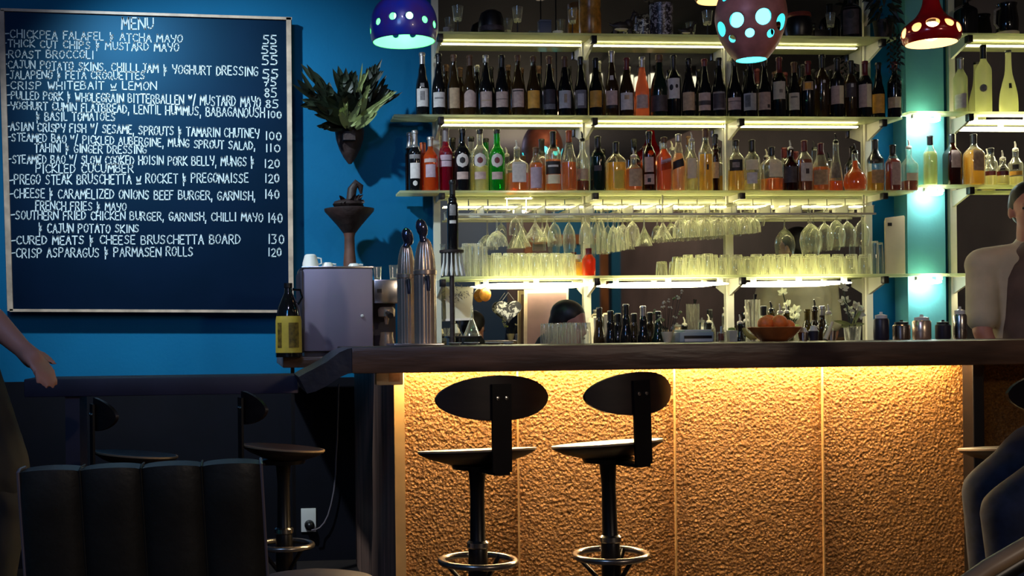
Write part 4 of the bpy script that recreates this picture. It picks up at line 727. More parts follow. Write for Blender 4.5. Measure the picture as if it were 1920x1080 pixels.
# ================================================================== BAR STOOLS
def tlt(bm, zs):
    for v in bm.verts: v.co.z += -v.co.y * .084
def stool(px, Y, yseat, lab, rot, lean=0, tall=1.0, ring_y=None, wpx=224, backw=226, back=True, post_r=.022):
    zs = Zat(px, yseat, Y); k = mpp(px, Y); R = wpx * k / 2
    t = thing('bar_stool', lab, 'bar stool', (Xat(px, Y, yseat), Y, 0), rot, 'dark bar stools'); t.rotation_euler = (0, lean, rot)
    bm = lathe([(.03, zs - .050), (R * .45, zs - .044), (R * .80, zs - .026), (R * .98, zs - .010), (R, zs - .003), (R * .97, zs + .001), (R * .6, zs - .006), (.001, zs - .010)], 36, sy=.92); tlt(bm, zs); link('seat', bm, 'stoolwood', t)
    bm = lathe([(R * .97, zs + .0012), (R * 1.005, zs + .0005), (R * 1.005, zs - .005)], 36, sy=.92, capb=False); tlt(bm, zs); link('seat_rim', bm, 'paleedge', t)
    link('seat_plate', lathe([(.03, zs - .062), (.075, zs - .058), (.08, zs - .045), (.02, zs - .042)], 24, capt=True), 'blackmetal', t)
    zr = Zat(px, ring_y, Y)
    link('post', lathe([(.034, .02), (.030, zr - .02), (.029, zr + .05), (.024, zr + .06), (post_r, zr + .20), (post_r, zs - .13), (.026, zs - .07), (.034, zs - .056)], 20, capt=True), 'blackmetal', t)
    link('collar', lathe([(.030, zr + .040), (.034, zr + .044), (.034, zr + .058), (.028, zr + .064)], 20), 'steel', t)
    bm = bmesh.new(); rr = 70 * k * wpx / 224; tube(bm, [(rr * math.cos(2 * PI * i / 36), rr * math.sin(2 * PI * i / 36), zr) for i in range(36)], .010, 10, closed=True); link('foot_ring', bm, 'chrome_dark', t)
    for i in range(3):
        a = 2 * PI * i / 3 + .5; c, s = math.cos(a), math.sin(a); bm = bmesh.new(); tube(bm, [(.028 * c, .028 * s, zr - .085), (rr * .55 * c, rr * .55 * s, zr - .05), (rr * .95 * c, rr * .95 * s, zr)], .007, 8); link('ring_strut', bm, 'blackmetal', t)
    link('base', lathe([(.21, 0), (.215, .008), (.19, .022), (.06, .04), (.034, .06)], 36), 'blackmetal', t)
    if back:
        zc = zs + (101 * k * wpx / 224); yb = -R * .92; hw, hh = backw * k / 2, 41 * k * wpx / 224
        bm = bmesh.new(); g = []
        for sgn in (0, 1):
            rows = []
            for j in range(17):
                v = math.sin(-PI / 2 + PI * j / 16); row = []
                for i in range(21):
                    u = -1 + 2 * i / 20; e = 2.15
                    lim = max(0, 1 - abs(v) ** e) ** (1 / e); x = u * hw * max(.02, lim) ; y = yb + .05 * (x / hw) ** 2 + (.011 if sgn else 0)
                    row.append(bm.verts.new((x, y, zc + v * hh - (.12 * hh * (x / hw) ** 2 if v > 0 else 0))))
                rows.append(row)
            for a, b in zip(rows, rows[1:]):
                for i in range(20): bm.faces.new((a[i], a[i + 1], b[i + 1], b[i]))
            g.append(rows)
        per = lambda rows: rows[0] + [r[-1] for r in rows[1:]] + rows[-1][-2::-1] + [r[0] for r in rows[-2:0:-1]]
        p, q = per(g[0]), per(g[1])
        for i in range(len(p)): bm.faces.new((p[i], p[(i + 1) % len(p)], q[(i + 1) % len(p)], q[i]))
        bo = link('backrest', bm, 'stoolwood', t)
        bw = .031; bm = bmesh.new()
        pts = [(-bw, yb - .010), (bw, yb - .010), (bw, yb - .002), (-bw, yb - .002)]
        prism([(x, y, zs - .052) for x, y in pts], (0, 0, zc + hh * .62 - zs + .052), bm); box(bm, (0, (yb - .006) * .5, zs - .056), (bw * 1.6, abs(yb) + .01, .010)); link('back_bracket', bm, 'blackmetal', t, smooth=False)
        for x in (-.014, .014): bm = lathe([(.006, 0), (.006, .004), (.001, .005)], 10); bmesh.ops.rotate(bm, verts=bm.verts, matrix=Matrix.Rotation(PI / 2, 3, 'X')); bmesh.ops.translate(bm, verts=bm.verts, vec=(x, yb - .010, zc)); link('bolt', bm, 'steel', bo)
    return t
M['chrome_dark'] = pbr('worn_chrome', (.34, .30, .27), .25, .9, var=.15)
stool(894, 3.72, 843, 'bar stool before the gold panel nearest the bar end', math.radians(14), ring_y=1052)
stool(1149, 3.72, 829, 'second bar stool along the gold front, swivelled and slightly tilted', math.radians(22), lean=math.radians(-1.6), ring_y=1040, wpx=212, backw=200)
stool(1922, 3.62, 838, 'bar stool at the far end before the gold front, behind the denim-clad sitter', math.radians(12), ring_y=1040, wpx=236, backw=236)
stool(531, 4.35, 838, 'dark bar stool under the narrow ledge near the end panel', math.radians(-78), ring_y=1022, wpx=168, backw=150)
stool(255, 4.35, 850, 'dark bar stool under the narrow ledge near the ledge leg', math.radians(-74), ring_y=1030, wpx=168, backw=150)
t = thing('pouf', 'low round padded stool just showing its top beside the dark armchair', 'stool', (Xat(585, 3.6), 3.6, 0)); zt = Zat(585, 1078, 3.6)
link('cushion', lathe([(.05, zt - .09), (.16, zt - .085), (.185, zt - .05), (.175, zt - .015), (.10, zt), (.001, zt + .004)], 32), 'ledge', t); link('base', lathe([(.15, 0), (.15, zt - .085)], 28, capt=True), 'black', t)
# ------------------------------------------------------------------ dark channel-tufted chair
YA = 2.75; ka = mpp(260, YA); za = Zat(260, 866, YA)
ch = thing('armchair', 'dark leather chair with four padded vertical channels on its back', 'chair', (Xat(276, YA, 950), YA, 0), 0)
hw = 208 * ka; bm = bmesh.new(); nx, nz = 48, 14
def chan(u, v, side):
    """u 0..1 across, v 0 bottom..1 top"""
    wv = hw * (1.02 + .05 * (1 - v)); x = -wv + 2 * wv * u + (.02 * (1 - v)); c = abs(math.sin(PI * u * 4)) ** .55
    z = .22 + (za - .22 + .006 * (c - .5) + .008 * u) * v; y = -.16 * v + (.030 * c * (1 if v < .97 else .4)) * (-1 if side == 0 else .6) + (0 if side == 0 else .085)
    return Vector((x, y, z))
sides = []
for s in (0, 1):
    rows = [[bm.verts.new(chan(i / nx, j / nz, s)) for i in range(nx + 1)] for j in range(nz + 1)]
    for a, b in zip(rows, rows[1:]):
        for i in range(nx): bm.faces.new((a[i], a[i + 1], b[i + 1], b[i]))
    sides.append(rows)
per = lambda rows: rows[0] + [r[-1] for r in rows[1:]] + rows[-1][-2::-1] + [r[0] for r in rows[-2:0:-1]]
p, q = per(sides[0]), per(sides[1])
for i in range(len(p)): bm.faces.new((p[i], p[(i + 1) % len(p)], q[(i + 1) % len(p)], q[i]))
bk = link('backrest', bm, 'leather', ch)
for k in range(5):
    bm = bmesh.new(); tube(bm, [chan(k / 4, v / 12, 0) + Vector((0, -.003, .002)) for v in range(13)] + [chan(k / 4, 1, 0) + Vector((0, .02, .006)), chan(k / 4, 1, 1) + Vector((0, 0, .004))], .0035 if k in (0, 4) else .0025, 6); link('piping', bm, 'piping' if k in (0, 4) else 'leather', bk)
link('seat', bx(-hw * .98, hw * .98, .05, .55, .30, .44, .03), 'leather', ch); link('seat_frame', bx(-hw * .95, hw * .95, 0, .52, .20, .30, .01), 'black', ch)
for sx in (-1, 1):
    for yy in (.03, .48): bm = bmesh.new(); tube(bm, [(sx * hw * .85, yy, .20), (sx * hw * .92, yy, 0)], [.018, .012], 10); link('leg', bm, 'black', ch)
# low chair whose rail crosses the lower corner
YB = 1.9; t = thing('lounge_chair', 'chair at the lower corner showing only its sloping pale wooden arm', 'chair', (Xat(1950, YB), YB, 0)); o = Vector(t.location)
bm = bmesh.new(); a, b = at(1790, 1110, YB), at(1945, 1012, YB); tube(bm, [a - o, (a * .6 + b * .4) - o + Vector((0, 0, .004)), b - o, b - o + Vector((.25, .05, .04))], .015, 10); link('arm', bm, 'paleedge', t)
bm = bmesh.new(); tube(bm, [a - o + Vector((0, .02, -.026)), b - o + Vector((0, .02, -.028)), b - o + Vector((.25, .06, .01))], .018, 10); link('arm_underside', bm, 'black', t)
for p in (a - o + Vector((.01, 0, 0)), b - o + Vector((.22, 0, .03))): bm = bmesh.new(); tube(bm, [p, (p.x, p.y, 0)], .016, 10); link('leg', bm, 'black', t)
link('seat', bx(-.12, .42, .05, .5, .36, .44, .02), 'leather', t)
# ================================================================== SOCKET AND CABLE
YS = YW - .02
t = thing('wall_socket', 'white wall socket with a black plug low on the dark wall', 'socket', (Xat(572, YS), YS, Zat(572, 975, YS))); k = mpp(572, YS)
link('plate', bx(-14 * k, 14 * k, -.010, 0, -22 * k, 22 * k, .003), 'white', t)
link('plug', lathe([(.026, -.0), (.024, .03), (.014, .045), (.006, .05)], 16, capt=True), 'black', t).matrix_local = Matrix.Translation((.004, -.010, -.024)) @ Matrix.Rotation(PI / 2, 4, 'X')
bm = bmesh.new(); P = [(584, 994), (592, 993), (600, 989), (608, 980), (615, 966), (621, 945), (626, 920), (629, 890), (630, 860), (632, 825), (633, 790), (635, 720)]
o = at(584, 994, YS - .06); tube(bm, [at(x, y, YS - .06 + .02 * (i > 1)) - o for i, (x, y) in enumerate(P)], .004, 6); c = link('power_cable', bm, 'piping', None); c.location = o; tag(c, 'thin cable rising from the black plug in the wall socket', 'cable')
# ================================================================== SIDE COUNTER AND COFFEE MACHINE
SC = 1.055
t = thing('side_counter', 'dark side counter under the coffee machine', 'counter', (Xat(640, 5.3), 5.3, 0)); x = t.location.x
link('worktop', bx(Xat(528, 5.1) - x, Xat(838, 5.1) - x, -.16, .80, SC - .045, SC, .004), 'counter', t); link('cabinet_body', bx(pxl - .03 - x, Xat(830, 5.1) - x, -.44, .8, 0, SC - .045), 'endpanel', t, smooth=False)
link('support_leg', bx(Xat(545, 5.5) - x, Xat(552, 5.5) - x, .38, .42, 0, SC - .045), 'black', t, smooth=False)
cm = thing('coffee_machine', 'boxy purple grey coffee machine seen from its flat side', 'coffee machine', (Xat(634, 5.2, 570), 5.2, SC + .0005)); kk = mpp(634, 5.2); hh = Zat(634, 502, 5.2) - SC
link('casing', bx(-66 * kk, 66 * kk, 0, .42, .02, hh, .012), 'machine', cm); link('corner_trim', bx(-71 * kk, -64 * kk, -.004, .40, .015, hh - .01, .008), 'machinedark', cm)
link('cup_rail', bx(-68 * kk, 68 * kk, .0, .42, hh - .004, hh + .006, .002), 'steel', cm); link('base', bx(-64 * kk, 64 * kk, .02, .40, 0, .022), 'machinedark', cm)
link('screw', lathe([(.007, 0), (.007, .005), (.004, .007)], 12, capt=True), 'white', cm).matrix_local = Matrix.Translation((45 * kk, 0, Zat(634, 593, 5.2) - SC)) @ Matrix.Rotation(PI / 2, 4, 'X')
zc = SC + hh + .0065
def cup(px, w, h, lab, Y=5.38, mat='white', inv=True):
    k = mpp(px, Y); R = w * k / 2; H = h * k; t = thing('coffee_cup', lab, 'cup', (Xat(px, Y, 490), Y, zc), 0, 'cups on the coffee machine'); pr = [(R, 0), (R * .96, H * .4), (R * .7, H * .92), (R * .5, H), (.001, H)] if inv else [(R * .6, 0), (R, H), (R * .93, H), (R * .5, .006), (.001, .005)]
    link('cup_body', lathe(pr, 24), mat, t); bm = bmesh.new(); tube(bm, [(R * .9, 0, H * .3), (R * 1.35, 0, H * .35), (R * 1.3, 0, H * .7), (R * .78, 0, H * .75)], .004, 6); link('handle', bm, mat, t)
cup(582, 31, 27, 'tallest white cup upturned at the board end of the coffee machine'); cup(614, 24, 12, 'low white cup upturned in the middle of the coffee machine', 5.40); cup(664, 25, 9, 'small white cup upturned near the planter stem', 5.36)
gr = thing('coffee_grinder', 'steel espresso grouphead unit between the machine and the tap tower', 'espresso machine', (Xat(727, 5.25, 570), 5.25, SC + .0005)); g = mpp(727, 5.25)
link('head', bx(-26 * g, 24 * g, 0, .3, Zat(727, 569, 5.25) - SC, Zat(727, 524, 5.25) - SC, .006), 'steel', gr); link('display', bx(-20 * g, -11 * g, -.002, 0, Zat(727, 549, 5.25) - SC, Zat(727, 542, 5.25) - SC), 'black', gr)
link('rear_column', bx(-25 * g, 22 * g, .14, .3, .03, Zat(727, 566, 5.25) - SC), 'machinedark', gr); link('drip_tray', bx(-26 * g, 24 * g, -.02, .3, 0, .032, .004), 'steel', gr)
zz = Zat(727, 580, 5.25) - SC; b = link('portafilter', lathe([(.022, zz - .035), (.036, zz - .03), (.038, zz), (.03, zz + .01)], 24, capt=True, off=(0, .05, 0)), 'chrome', gr); bm = bmesh.new(); tube(bm, [(0, .03, zz - .014), (0, -.10, zz - .03)], [.010, .013], 10); link('handle', bm, 'black', b); link('spout', lathe([(.007, zz - .065), (.012, zz - .035)], 12, off=(0, .05, 0)), 'chrome', gr)
link('steam_jug', lathe([(.030, .033), (.034, .05), (.028, .085), (.030, .10)], 22, capt=True, off=(.0, .05, 0)), 'chrome', gr)
for px, w, top in ((708, 15, 500), (738, 17, 497)):
    k = mpp(px, 5.36); t = thing('water_glass', 'clear glass standing on the espresso unit nearest the %s' % ('coffee machine' if px < 720 else 'tap tower'), 'glass', (Xat(px, 5.36, 510), 5.36, Zat(727, 524, 5.25) + .001)); H = Zat(px, top, 5.36) - t.location.z
    link('glass_wall', lathe([(w * k * .4, 0), (w * k * .5, H)], 20), 'glass', t); link('thick_base', lathe([(w * k * .36, .001), (w * k * .38, .012), (.001, .013)], 16), 'glassbright', t)
M['lbrown'] = pbr('label_brown', (.16, .10, .01), .6, var=.5, vscale=60)
# yellow labelled bottle
k = mpp(541, 4.95); Y = 5.12; zb = SC
t = thing('cordial_bottle', 'dark flagon with a big yellow label beside the coffee machine', 'bottle', (Xat(541, Y, 600), Y, SC + .0005)); k = mpp(541, Y); H = Zat(541, 533, Y) - SC; R = 25 * k
pf = [(R * .98, 0), (R, .006), (R * .98, H * .5), (R * .80, H * .68), (R * .52, H * .80), (.017, H * .88), (.016, H * .98), (.013, H)]
link('glass_body', lathe(pf, 32), 'wine', t); lb = link('label', label_patch(pf, H * .06, H * .56, 1.35, math.atan2(-Y, -t.location.x)), 'lyellow', t)
for off in (-.75, .42): link('label_print', label_patch(pf, H * .13, H * .47, .42 if off > 0 else .2, math.atan2(-Y, -t.location.x) + off, lift=.0014), 'lbrown', lb)
bm = bmesh.new(); tube(bm, [(.018, 0, H * .93), (.05, 0, H * .92), (.058, 0, H * .82), (R * .72, 0, H * .72)], .006, 8); link('handle', bm, 'wine', t); link('cap', lathe([(.018, H * .95), (.018, H + .004), (.001, H + .005)], 18, capb=False), 'black', t)
M['timber_dark'] = pbr('planter_stem_wood', (.10, .04, .026), .6, var=.4, vscale=12)
M['clight'] = glow('ceiling_light_glow', (1.0, .90, .66), 2.2)
# ================================================================== BEER TAPS
Yt = 4.52
t = thing('beer_tap_tower', 'chrome arch-topped twin beer tap tower standing on the bar end', 'beer tap', (Xat(783, Yt, 560), Yt, CZ + .0005)); k = mpp(783, Yt)
def col(px, w, top, Y, nm):
    dx = Xat(px, Y, 540) - t.location.x; H = Zat(px, top, Y) - CZ; R = w * k / 2; seg = 84
    pr = [(R, .004), (R, H * .62)] + [(R * math.cos(a) ** .8, H * .64 + (H * .36) * math.sin(a)) for a in [PI / 2 * i / 12 for i in range(12)]] + [(.001, H)]
    bm = lathe(pr, seg, off=(0, 0, 0))
    for v in bm.verts:
        a = math.atan2(v.co.y, v.co.x); f = 1 - .075 * (1 - abs(math.cos(a * 8))); v.co.x *= f; v.co.y *= f  # flutes shaped in to imitate striped reflections on the columns
    bmesh.ops.translate(bm, verts=bm.verts, vec=(dx, Y - Yt, 0)); c = link(nm, bm, 'chrome', t)
    link('collar', lathe([(R * 1.0, H * .655), (R * 1.07, H * .66), (R * 1.07, H * .695), (R * .98, H * .70)], 36, off=(dx, Y - Yt, 0), capb=False), 'chrome', c)
    return dx, H, R
c1 = col(797, 42, 446, Yt, 'tap_column'); c2 = col(762, 36, 456, Yt + .11, 'tap_column')
M['tapdark'] = pbr('tap_dark_chrome', (.16, .16, .24), .10, .85)
for (dx, H, R), dy, hx, hy in ((c1, -.01, 790, 428), (c2, .10, 771, 440)):
    bm = bmesh.new(); px_, pz_ = Xat(hx, Yt, hy) - t.location.x, Zat(hx, hy, Yt) - CZ
    blob(bm, (px_, dy, pz_), (.022, .020, .036), Matrix.Rotation(-.3, 3, 'Y'), 3); tube(bm, [(dx - .004, dy, H - .02), (px_, dy, pz_ - .02)], [.014, .012], 12); h_ = link('tap_handle', baked(bm, .004, 2), 'tapdark', t)
    bm = bmesh.new(); z_ = H * .60; tube(bm, [(dx, dy - R * .9, z_ + .01), (dx, dy - R * 1.5, z_ + .01), (dx, dy - R * 1.9, z_ - .015), (dx, dy - R * 1.9, z_ - .04)], [.010, .009, .008, .007], 10); link('spout', bm, 'machinedark', t)
link('base_plate', bx(-.10, .085, -.09, .17, 0, .010, .004), 'steel', t)
# wooden spoon stand with bottle on top
Ys = 5.78; zs_ = ZS[3]; px = 847
t = thing('spoon_stand', 'round dark wooden stand with pale spoons hanging under its top', 'stand', (Xat(px, Ys, 480), Ys, BCZ + .0005)); zt = Zat(px, 469, Ys) - BCZ; k = mpp(px, Ys)
link('top_disc', lathe([(20 * k, zt - .016), (23 * k, zt - .012), (23 * k, zt - .002), (22 * k, zt)], 30, capt=True), 'bark', t); link('pole', lathe([(.05, 0), (.05, .01), (.012, .02), (.012, zt - .014)], 16), 'bark', t)
for i in range(6):
    a = -2.6 + i * .42; x, y = math.cos(a) * 19 * k, math.sin(a) * 19 * k; bm = bmesh.new(); tube(bm, [(x, y, zt - .016), (x * 1.05, y * 1.05, zt - .06), (x * 1.2, y * 1.2, zt - .10), (x * 1.35, y * 1.35, zt - .125)], [.003, .004, .008, .005], 8); link('spoon', bm, 'white', t)
ztop = BCZ + zt + .001
bottle(848, 338, 22, ztop, Ys, 'bord', 'wine', 'tall black bottle with narrow pale label standing on the wooden spoon stand', 'black', 365, [(385, 405, 'lgrey', {'half': .6}), (414, 420, 'lwhite', {'half': .6})], name='wine_bottle')
t = thing('sugar_glass', 'tiny glass beside the black bottle on the wooden stand', 'glass', (Xat(829, Ys, 460), Ys - .01, ztop)); link('glass_wall', lathe([(.010, 0), (.013, .028)], 16), 'glass', t); link('thick_base', lathe([(.009, .001), (.0095, .010), (.001, .011)], 14), 'glassbright', t)
# ================================================================== WALL PLANT AND PLANTER
Yp = 6.02
t = thing('staghorn_fern', 'spiky leafed plant mounted in a brown pot on the blue wall', 'plant', (Xat(655, Yp, 260), Yp, 0)); o = Vector((t.location.x, Yp, 0))
def pp(x, y, d=0): return at(x, y, Yp - d) - o
bm = bmesh.new()
for i, (y, wl, wr) in enumerate([(228, 638, 680), (240, 634, 682), (255, 637, 680), (270, 642, 677), (285, 649, 671), (298, 657, 667)]): pass
k = mpp(655, Yp); prf = [(3, 302), (12, 290), (20, 274), (26, 256), (28, 240), (26, 227), (22, 225)]
link('pot', lathe([(w * k, Zat(658, y, Yp)) for w, y in prf], 24, off=(Xat(659, Yp, 260) - o.x, .10, 0), capt=True), 'bark', t)
rnd = random.Random(11)
def fan(base, tips, mat, wd, nm='frond', sp=.05):
    for (tx, ty, d, w_) in tips:
        bm = bmesh.new(); a = pp(base[0] + rnd.uniform(-10, 10), base[1] + rnd.uniform(-6, 6), .0); b = pp(tx, ty, d)
        leaf_blade(bm, a, b, w_ * k * 2.0, (0, 0, rnd.uniform(-.02, .01)), 9)
        mid = a + (b - a) * .55
        for q in range(5):
            f = .5 + q * .09; m0 = a + (b - a) * f; e = b + Vector((rnd.uniform(-sp, sp), rnd.uniform(-.03, .03), rnd.uniform(-sp, sp))); leaf_blade(bm, m0, e, w_ * k * .8, (0, 0, rnd.uniform(-.02, .02)), 5)
        link(nm, bm, mat, t, recalc=False)
fan((656, 232), [(582, 137, .10, 16), (565, 160, .14, 14), (572, 188, .12, 16), (600, 150, .04, 20), (588, 200, .16, 16), (612, 172, .10, 22), (605, 212, .1, 16)], 'leaf', 1)
fan((656, 232), [(640, 143, .12, 22), (657, 138, .08, 22), (648, 165, .16, 24), (668, 170, .1, 20), (712, 128, .05, 18), (700, 140, .1, 18), (738, 176, .12, 12), (700, 178, -.02, 18), (720, 160, -.05, 16)], 'leaf', 1)
fan((650, 238), [(600, 236, .05, 12)], 'leaf', 1, sp=.02)
fan((662, 236), [(740, 172, .16, 7), (690, 158, .14, 9), (684, 132, .14, 7), (708, 205, .16, 10)], 'leafpale', 1, nm='pale_frond', sp=.02)
fan((646, 236), [(636, 206, .16, 8), (650, 200, .18, 6), (676, 190, .17, 8)], 'leafpale', 1, nm='pale_frond', sp=.02)
link('mount', bx(-.03, .03, .0, YW - Yp, Zat(655, 262, Yp), Zat(655, 250, Yp)), 'bark', t)
Yq = 5.98
t = thing('pedestal_planter', 'dark carved pedestal bowl with a dark plant, casting a shadow on the blue wall', 'planter', (Xat(655, Yq, 420), Yq, SC + .0005)); k = mpp(655, Yq); zq = lambda y: Zat(655, y, Yq) - SC
link('stem', lathe([(17 * k, 0), (17 * k, .01), (13 * k, .03), (12 * k, zq(493)), (10 * k, zq(470)), (9.5 * k, zq(445)), (12 * k, zq(435))], 24), 'timber_dark', t)
link('bowl', lathe([(12 * k, zq(437)), (22 * k, zq(424)), (36 * k, zq(408)), (46 * k, zq(397)), (47 * k, zq(392)), (36 * k, zq(390)), (20 * k, zq(394)), (.001, zq(396))], 36), 'bark', t)
bm = bmesh.new(); rnd = random.Random(5)
blob(bm, (-2 * k, 0, zq(383)), (30 * k, 24 * k, 10 * k))
for i in range(34):
    a = rnd.uniform(0, 2 * PI); b0 = Vector((math.cos(a) * 8 * k, math.sin(a) * 8 * k, zq(385))); leaf_blade(bm, b0, b0 + Vector((math.cos(a) * rnd.uniform(8, 24) * k, math.sin(a) * 20 * k, rnd.uniform(4, 26) * k)), 10 * k, (0, 0, -5 * k), 5)
link('succulent', bm, 'bark', t, recalc=False)
bm = bmesh.new(); tube(bm, [(2 * k, 0, zq(385)), (6 * k, 0, zq(355)), (14 * k, 0, zq(344)), (22 * k, 0, zq(350)), (23 * k, 0, zq(364))], [9 * k, 9 * k, 8 * k, 6 * k, 2 * k], 10); link('curled_leaf', bm, 'bark', t)
# ================================================================== PENDANT LAMPS
def pendant(lab, px, Y, profpx, holes, outer, inner, gcol, gs, bulb, lite, topz=RZ1, wid=None):
    """profpx: (half width px, y px) from the bottom rim upwards"""
    k = mpp(px, Y); X = Xat(px, Y, 60); zz = lambda y: Zat(px, y, Y); z0 = zz(profpx[0][1])
    t = thing('pendant_lamp', lab, 'pendant lamp', (X, Y, z0), 0, 'mushroom pendant lamps'); raw = [(w_ * k, zz(y) - z0) for w_, y in profpx]; pts = []
    # smooth, evenly spaced profile
    for i in range(len(raw) - 1):
        p0, p1, p2, p3 = [Vector((*raw[max(0, min(len(raw) - 1, j))], 0)) for j in (i - 1, i, i + 1, i + 2)]; n = max(2, int((p2 - p1).length / .0032))
        for s in range(n):
            u = s / n; pts.append(.5 * ((2 * p1) + (p2 - p0) * u + (2 * p0 - 5 * p1 + 4 * p2 - p3) * u * u + (3 * p1 - p0 - 3 * p2 + p3) * u ** 3))
    pts.append(Vector((*raw[-1], 0))); seg = 144; fa = math.atan2(CAM.y - Y, CAM.x - X)
    bm = bmesh.new(); g = [[bm.verts.new((p.x * math.cos(2 * PI * i / seg), p.x * math.sin(2 * PI * i / seg), p.y)) for i in range(seg)] for p in pts]
    for a, b in zip(g, g[1:]):
        for i in range(seg): bm.faces.new((a[i], a[(i + 1) % seg], b[(i + 1) % seg], b[i]))
    rp = [(p.y, p.x) for p in pts]
    for (ang, y, rpx) in holes:
        h = zz(y) - z0; r = min(pts, key=lambda p: abs(p.y - h)).x; c = Vector((r * math.cos(fa + ang), r * math.sin(fa + ang), h)); R = rpx * k
        dead = [f for f in bm.faces if (f.calc_center_median() - c).length < R]; rim = {v for f in dead for v in f.verts}; bmesh.ops.delete(bm, geom=dead, context='FACES_KEEP_BOUNDARY')
        rim = {v for v in rim if v.is_valid and any(len(e.link_faces) == 1 for e in v.link_edges)}
        for v in rim:
            d = v.co - c; 
            if d.length > 1e-5: v.co = c + d * (R / d.length)
    for v in [v for v in bm.verts if not v.link_faces]: bm.verts.remove(v)
    bmesh.ops.recalc_face_normals(bm, faces=bm.faces)
    if sum(f.normal.dot(Vector((f.calc_center_median().x, f.calc_center_median().y, 0))) for f in bm.faces) < 0: bmesh.ops.reverse_faces(bm, faces=bm.faces)
    s = link('lamp_shade', bm, [outer, inner], t, recalc=False); so = s.modifiers.new('thickness', 'SOLIDIFY'); so.thickness = .0035; so.offset = -1; so.material_offset = 1; so.material_offset_rim = 1
    bz, br = zz(bulb[0]) - z0, bulb[1] * k; gm_ = glow('bulb_glow_' + outer, gcol, gs); bm = bmesh.new(); blob(bm, (0, 0, bz), (br, br, br * 1.1), sub=3); b = link('bulb', bm, gm_, t)
    link('socket', lathe([(.018, bz + br * .9), (.018, bz + br + .03), (.006, bz + br + .04)], 16, capt=True), 'black', t)
    bm = bmesh.new(); tube(bm, [(0, 0, raw[-1][1] - .005), (0, 0, topz - z0)], .004, 8); link('cord', bm, 'black', t); link('ceiling_rose', lathe([(.03, topz - z0 - .03), (.045, topz - z0 - .004), (.045, topz - z0 - .0005)], 20), 'black', t)
    l = lamp('pendant_bulb_light', 'POINT', (X, Y, z0 + bz), None, lite, gcol, br * .5)
    l.location.z -= br + .01
    return t
M['shadeblue'] = pbr('blue_enamel', (.02, .05, .55), .30, .0, var=.25, vscale=10, coat=.4, col2=(.10, .04, .30)); M['inmint'] = pbr('mint_inside', (.30, .85, .42), .5, var=.05)
M['shadecopper'] = pbr('copper_enamel', (.46, .17, .15), .45, .1, var=.3, vscale=14); M['inaqua'] = pbr('aqua_inside', (.35, .85, .85), .5, var=.05)
M['shadered'] = pbr('red_enamel', (.55, .006, .012), .18, .1, var=.2, coat=.6); M['incream'] = pbr('cream_inside', (.85, .62, .38), .5, var=.05); M['shadeorange'] = pbr('orange_enamel', (.45, .11, .05), .4, .1)
YL = 4.55; sa = lambda d, r: math.asin(max(-1, min(1, d / r)))
pendant('dark blue dome pendant with round holes and green-lit inside', 757, YL, [(58, 79), (60, 76), (63, 62), (63, 45), (60, 28), (52, 12), (40, 1), (24, -7), (10, -11)], [(sa(-47, 63) + 0, 50, 6.4), (sa(-20, 63), 45, 6.8), (sa(11, 63), 45, 7.0), (sa(39, 63), 50, 6.6), (sa(57, 63), 54, 6.6), (-1.42, 59, 6.4)] + [(a, 50, 6.6) for a in (1.75, 2.3, 2.85, 3.4, 3.95, 4.45)], 'shadeblue', 'inmint', (.35, 1.0, .50), 5.0, (30, 18), 2.2)
pendant('copper egg-shaped pendant with large cyan-lit holes', 1408, YL, [(28, 113), (34, 106), (46, 90), (57, 68), (64, 42), (65, 25), (60, 0), (48, -24), (30, -42), (12, -52)], [(sa(-26, 64), 49, 14), (sa(23, 64), 47, 15), (sa(-36, 56), 79, 7.5), (sa(-2, 56), 74, 8.5), (sa(36, 56), 75, 8), (sa(-56.5, 64), 57, 14), (sa(56, 64), 53, 15), (0, -2, 10), (sa(46, 62), 0, 9), (sa(-46, 62), 0, 9), (2.3, 48, 14), (3.0, 48, 14), (3.7, 48, 14)], 'shadecopper', 'inaqua', (.15, .85, 1.0), 3.4, (40, 36), 2.0)
pendant('glossy red toadstool pendant with orange-lit holes', 1746, YL, [(45, 82), (50, 76), (53, 66), (50, 52), (40, 42), (28, 32), (20, 20), (15, 5), (12, -20), (8, -30)], [(sa(-24, 50), 57, 9.5), (sa(3, 50), 51, 12), (sa(31, 50), 52, 9.5), (sa(-47, 52), 62, 10), (sa(47, 52), 60, 10), (2.2, 54, 10), (3.1, 54, 10), (4.0, 54, 10)], 'shadered', 'incream', (1.0, .62, .32), 6.5, (58, 17), 2.5)
pendant('orange pendant whose rim just dips in beside the copper one', 1346, YL + .35, [(38, 1), (42, -6), (44, -20), (38, -44), (22, -60), (8, -66)], [], 'shadeorange', 'incream', (1.0, .6, .3), 3, (-30, 18), 1.2)
# ================================================================== ON THE BACK COUNTER AND BAR
def onbar(px, Y): return (Xat(px, Y, 600), Y, CZ + .0005)
G3 = 'dark wine bottles huddled on the back counter'
hud = [(1122, 577, 24, 5.95, 'winebrown', 'dark wine bottle nearest the white tumblers in the huddle'), (1143, 583, 22, 5.80, 'wine', 'shorter dark wine bottle second in the huddle'), (1157, 588, 24, 5.89, 'wine', 'black wine bottle third in the huddle on the back counter'), (1172, 571, 25, 5.80, 'wine', 'tallest slim dark bottle in the front of the huddle'), (1187, 588, 24, 5.90, 'winebrown', 'rounded dark bottle behind the tall slim one'), (1204, 574, 24, 5.80, 'wine', 'dark bottle with clear neck in the huddle'), (1217, 586, 22, 5.90, 'winebrown', 'brown-necked bottle second last in the huddle'), (1232, 584, 26, 5.80, 'winegreen', 'greenish dark bottle last in the huddle by the printer')]
for p, top, w_, Y, gl, lab in hud: bottle(p, top, w_, BCZ, Y, 'slope', gl, lab, 'capclear' if p == 1204 else 'black', None, cat='wine bottle', name='wine_bottle', group=G3)
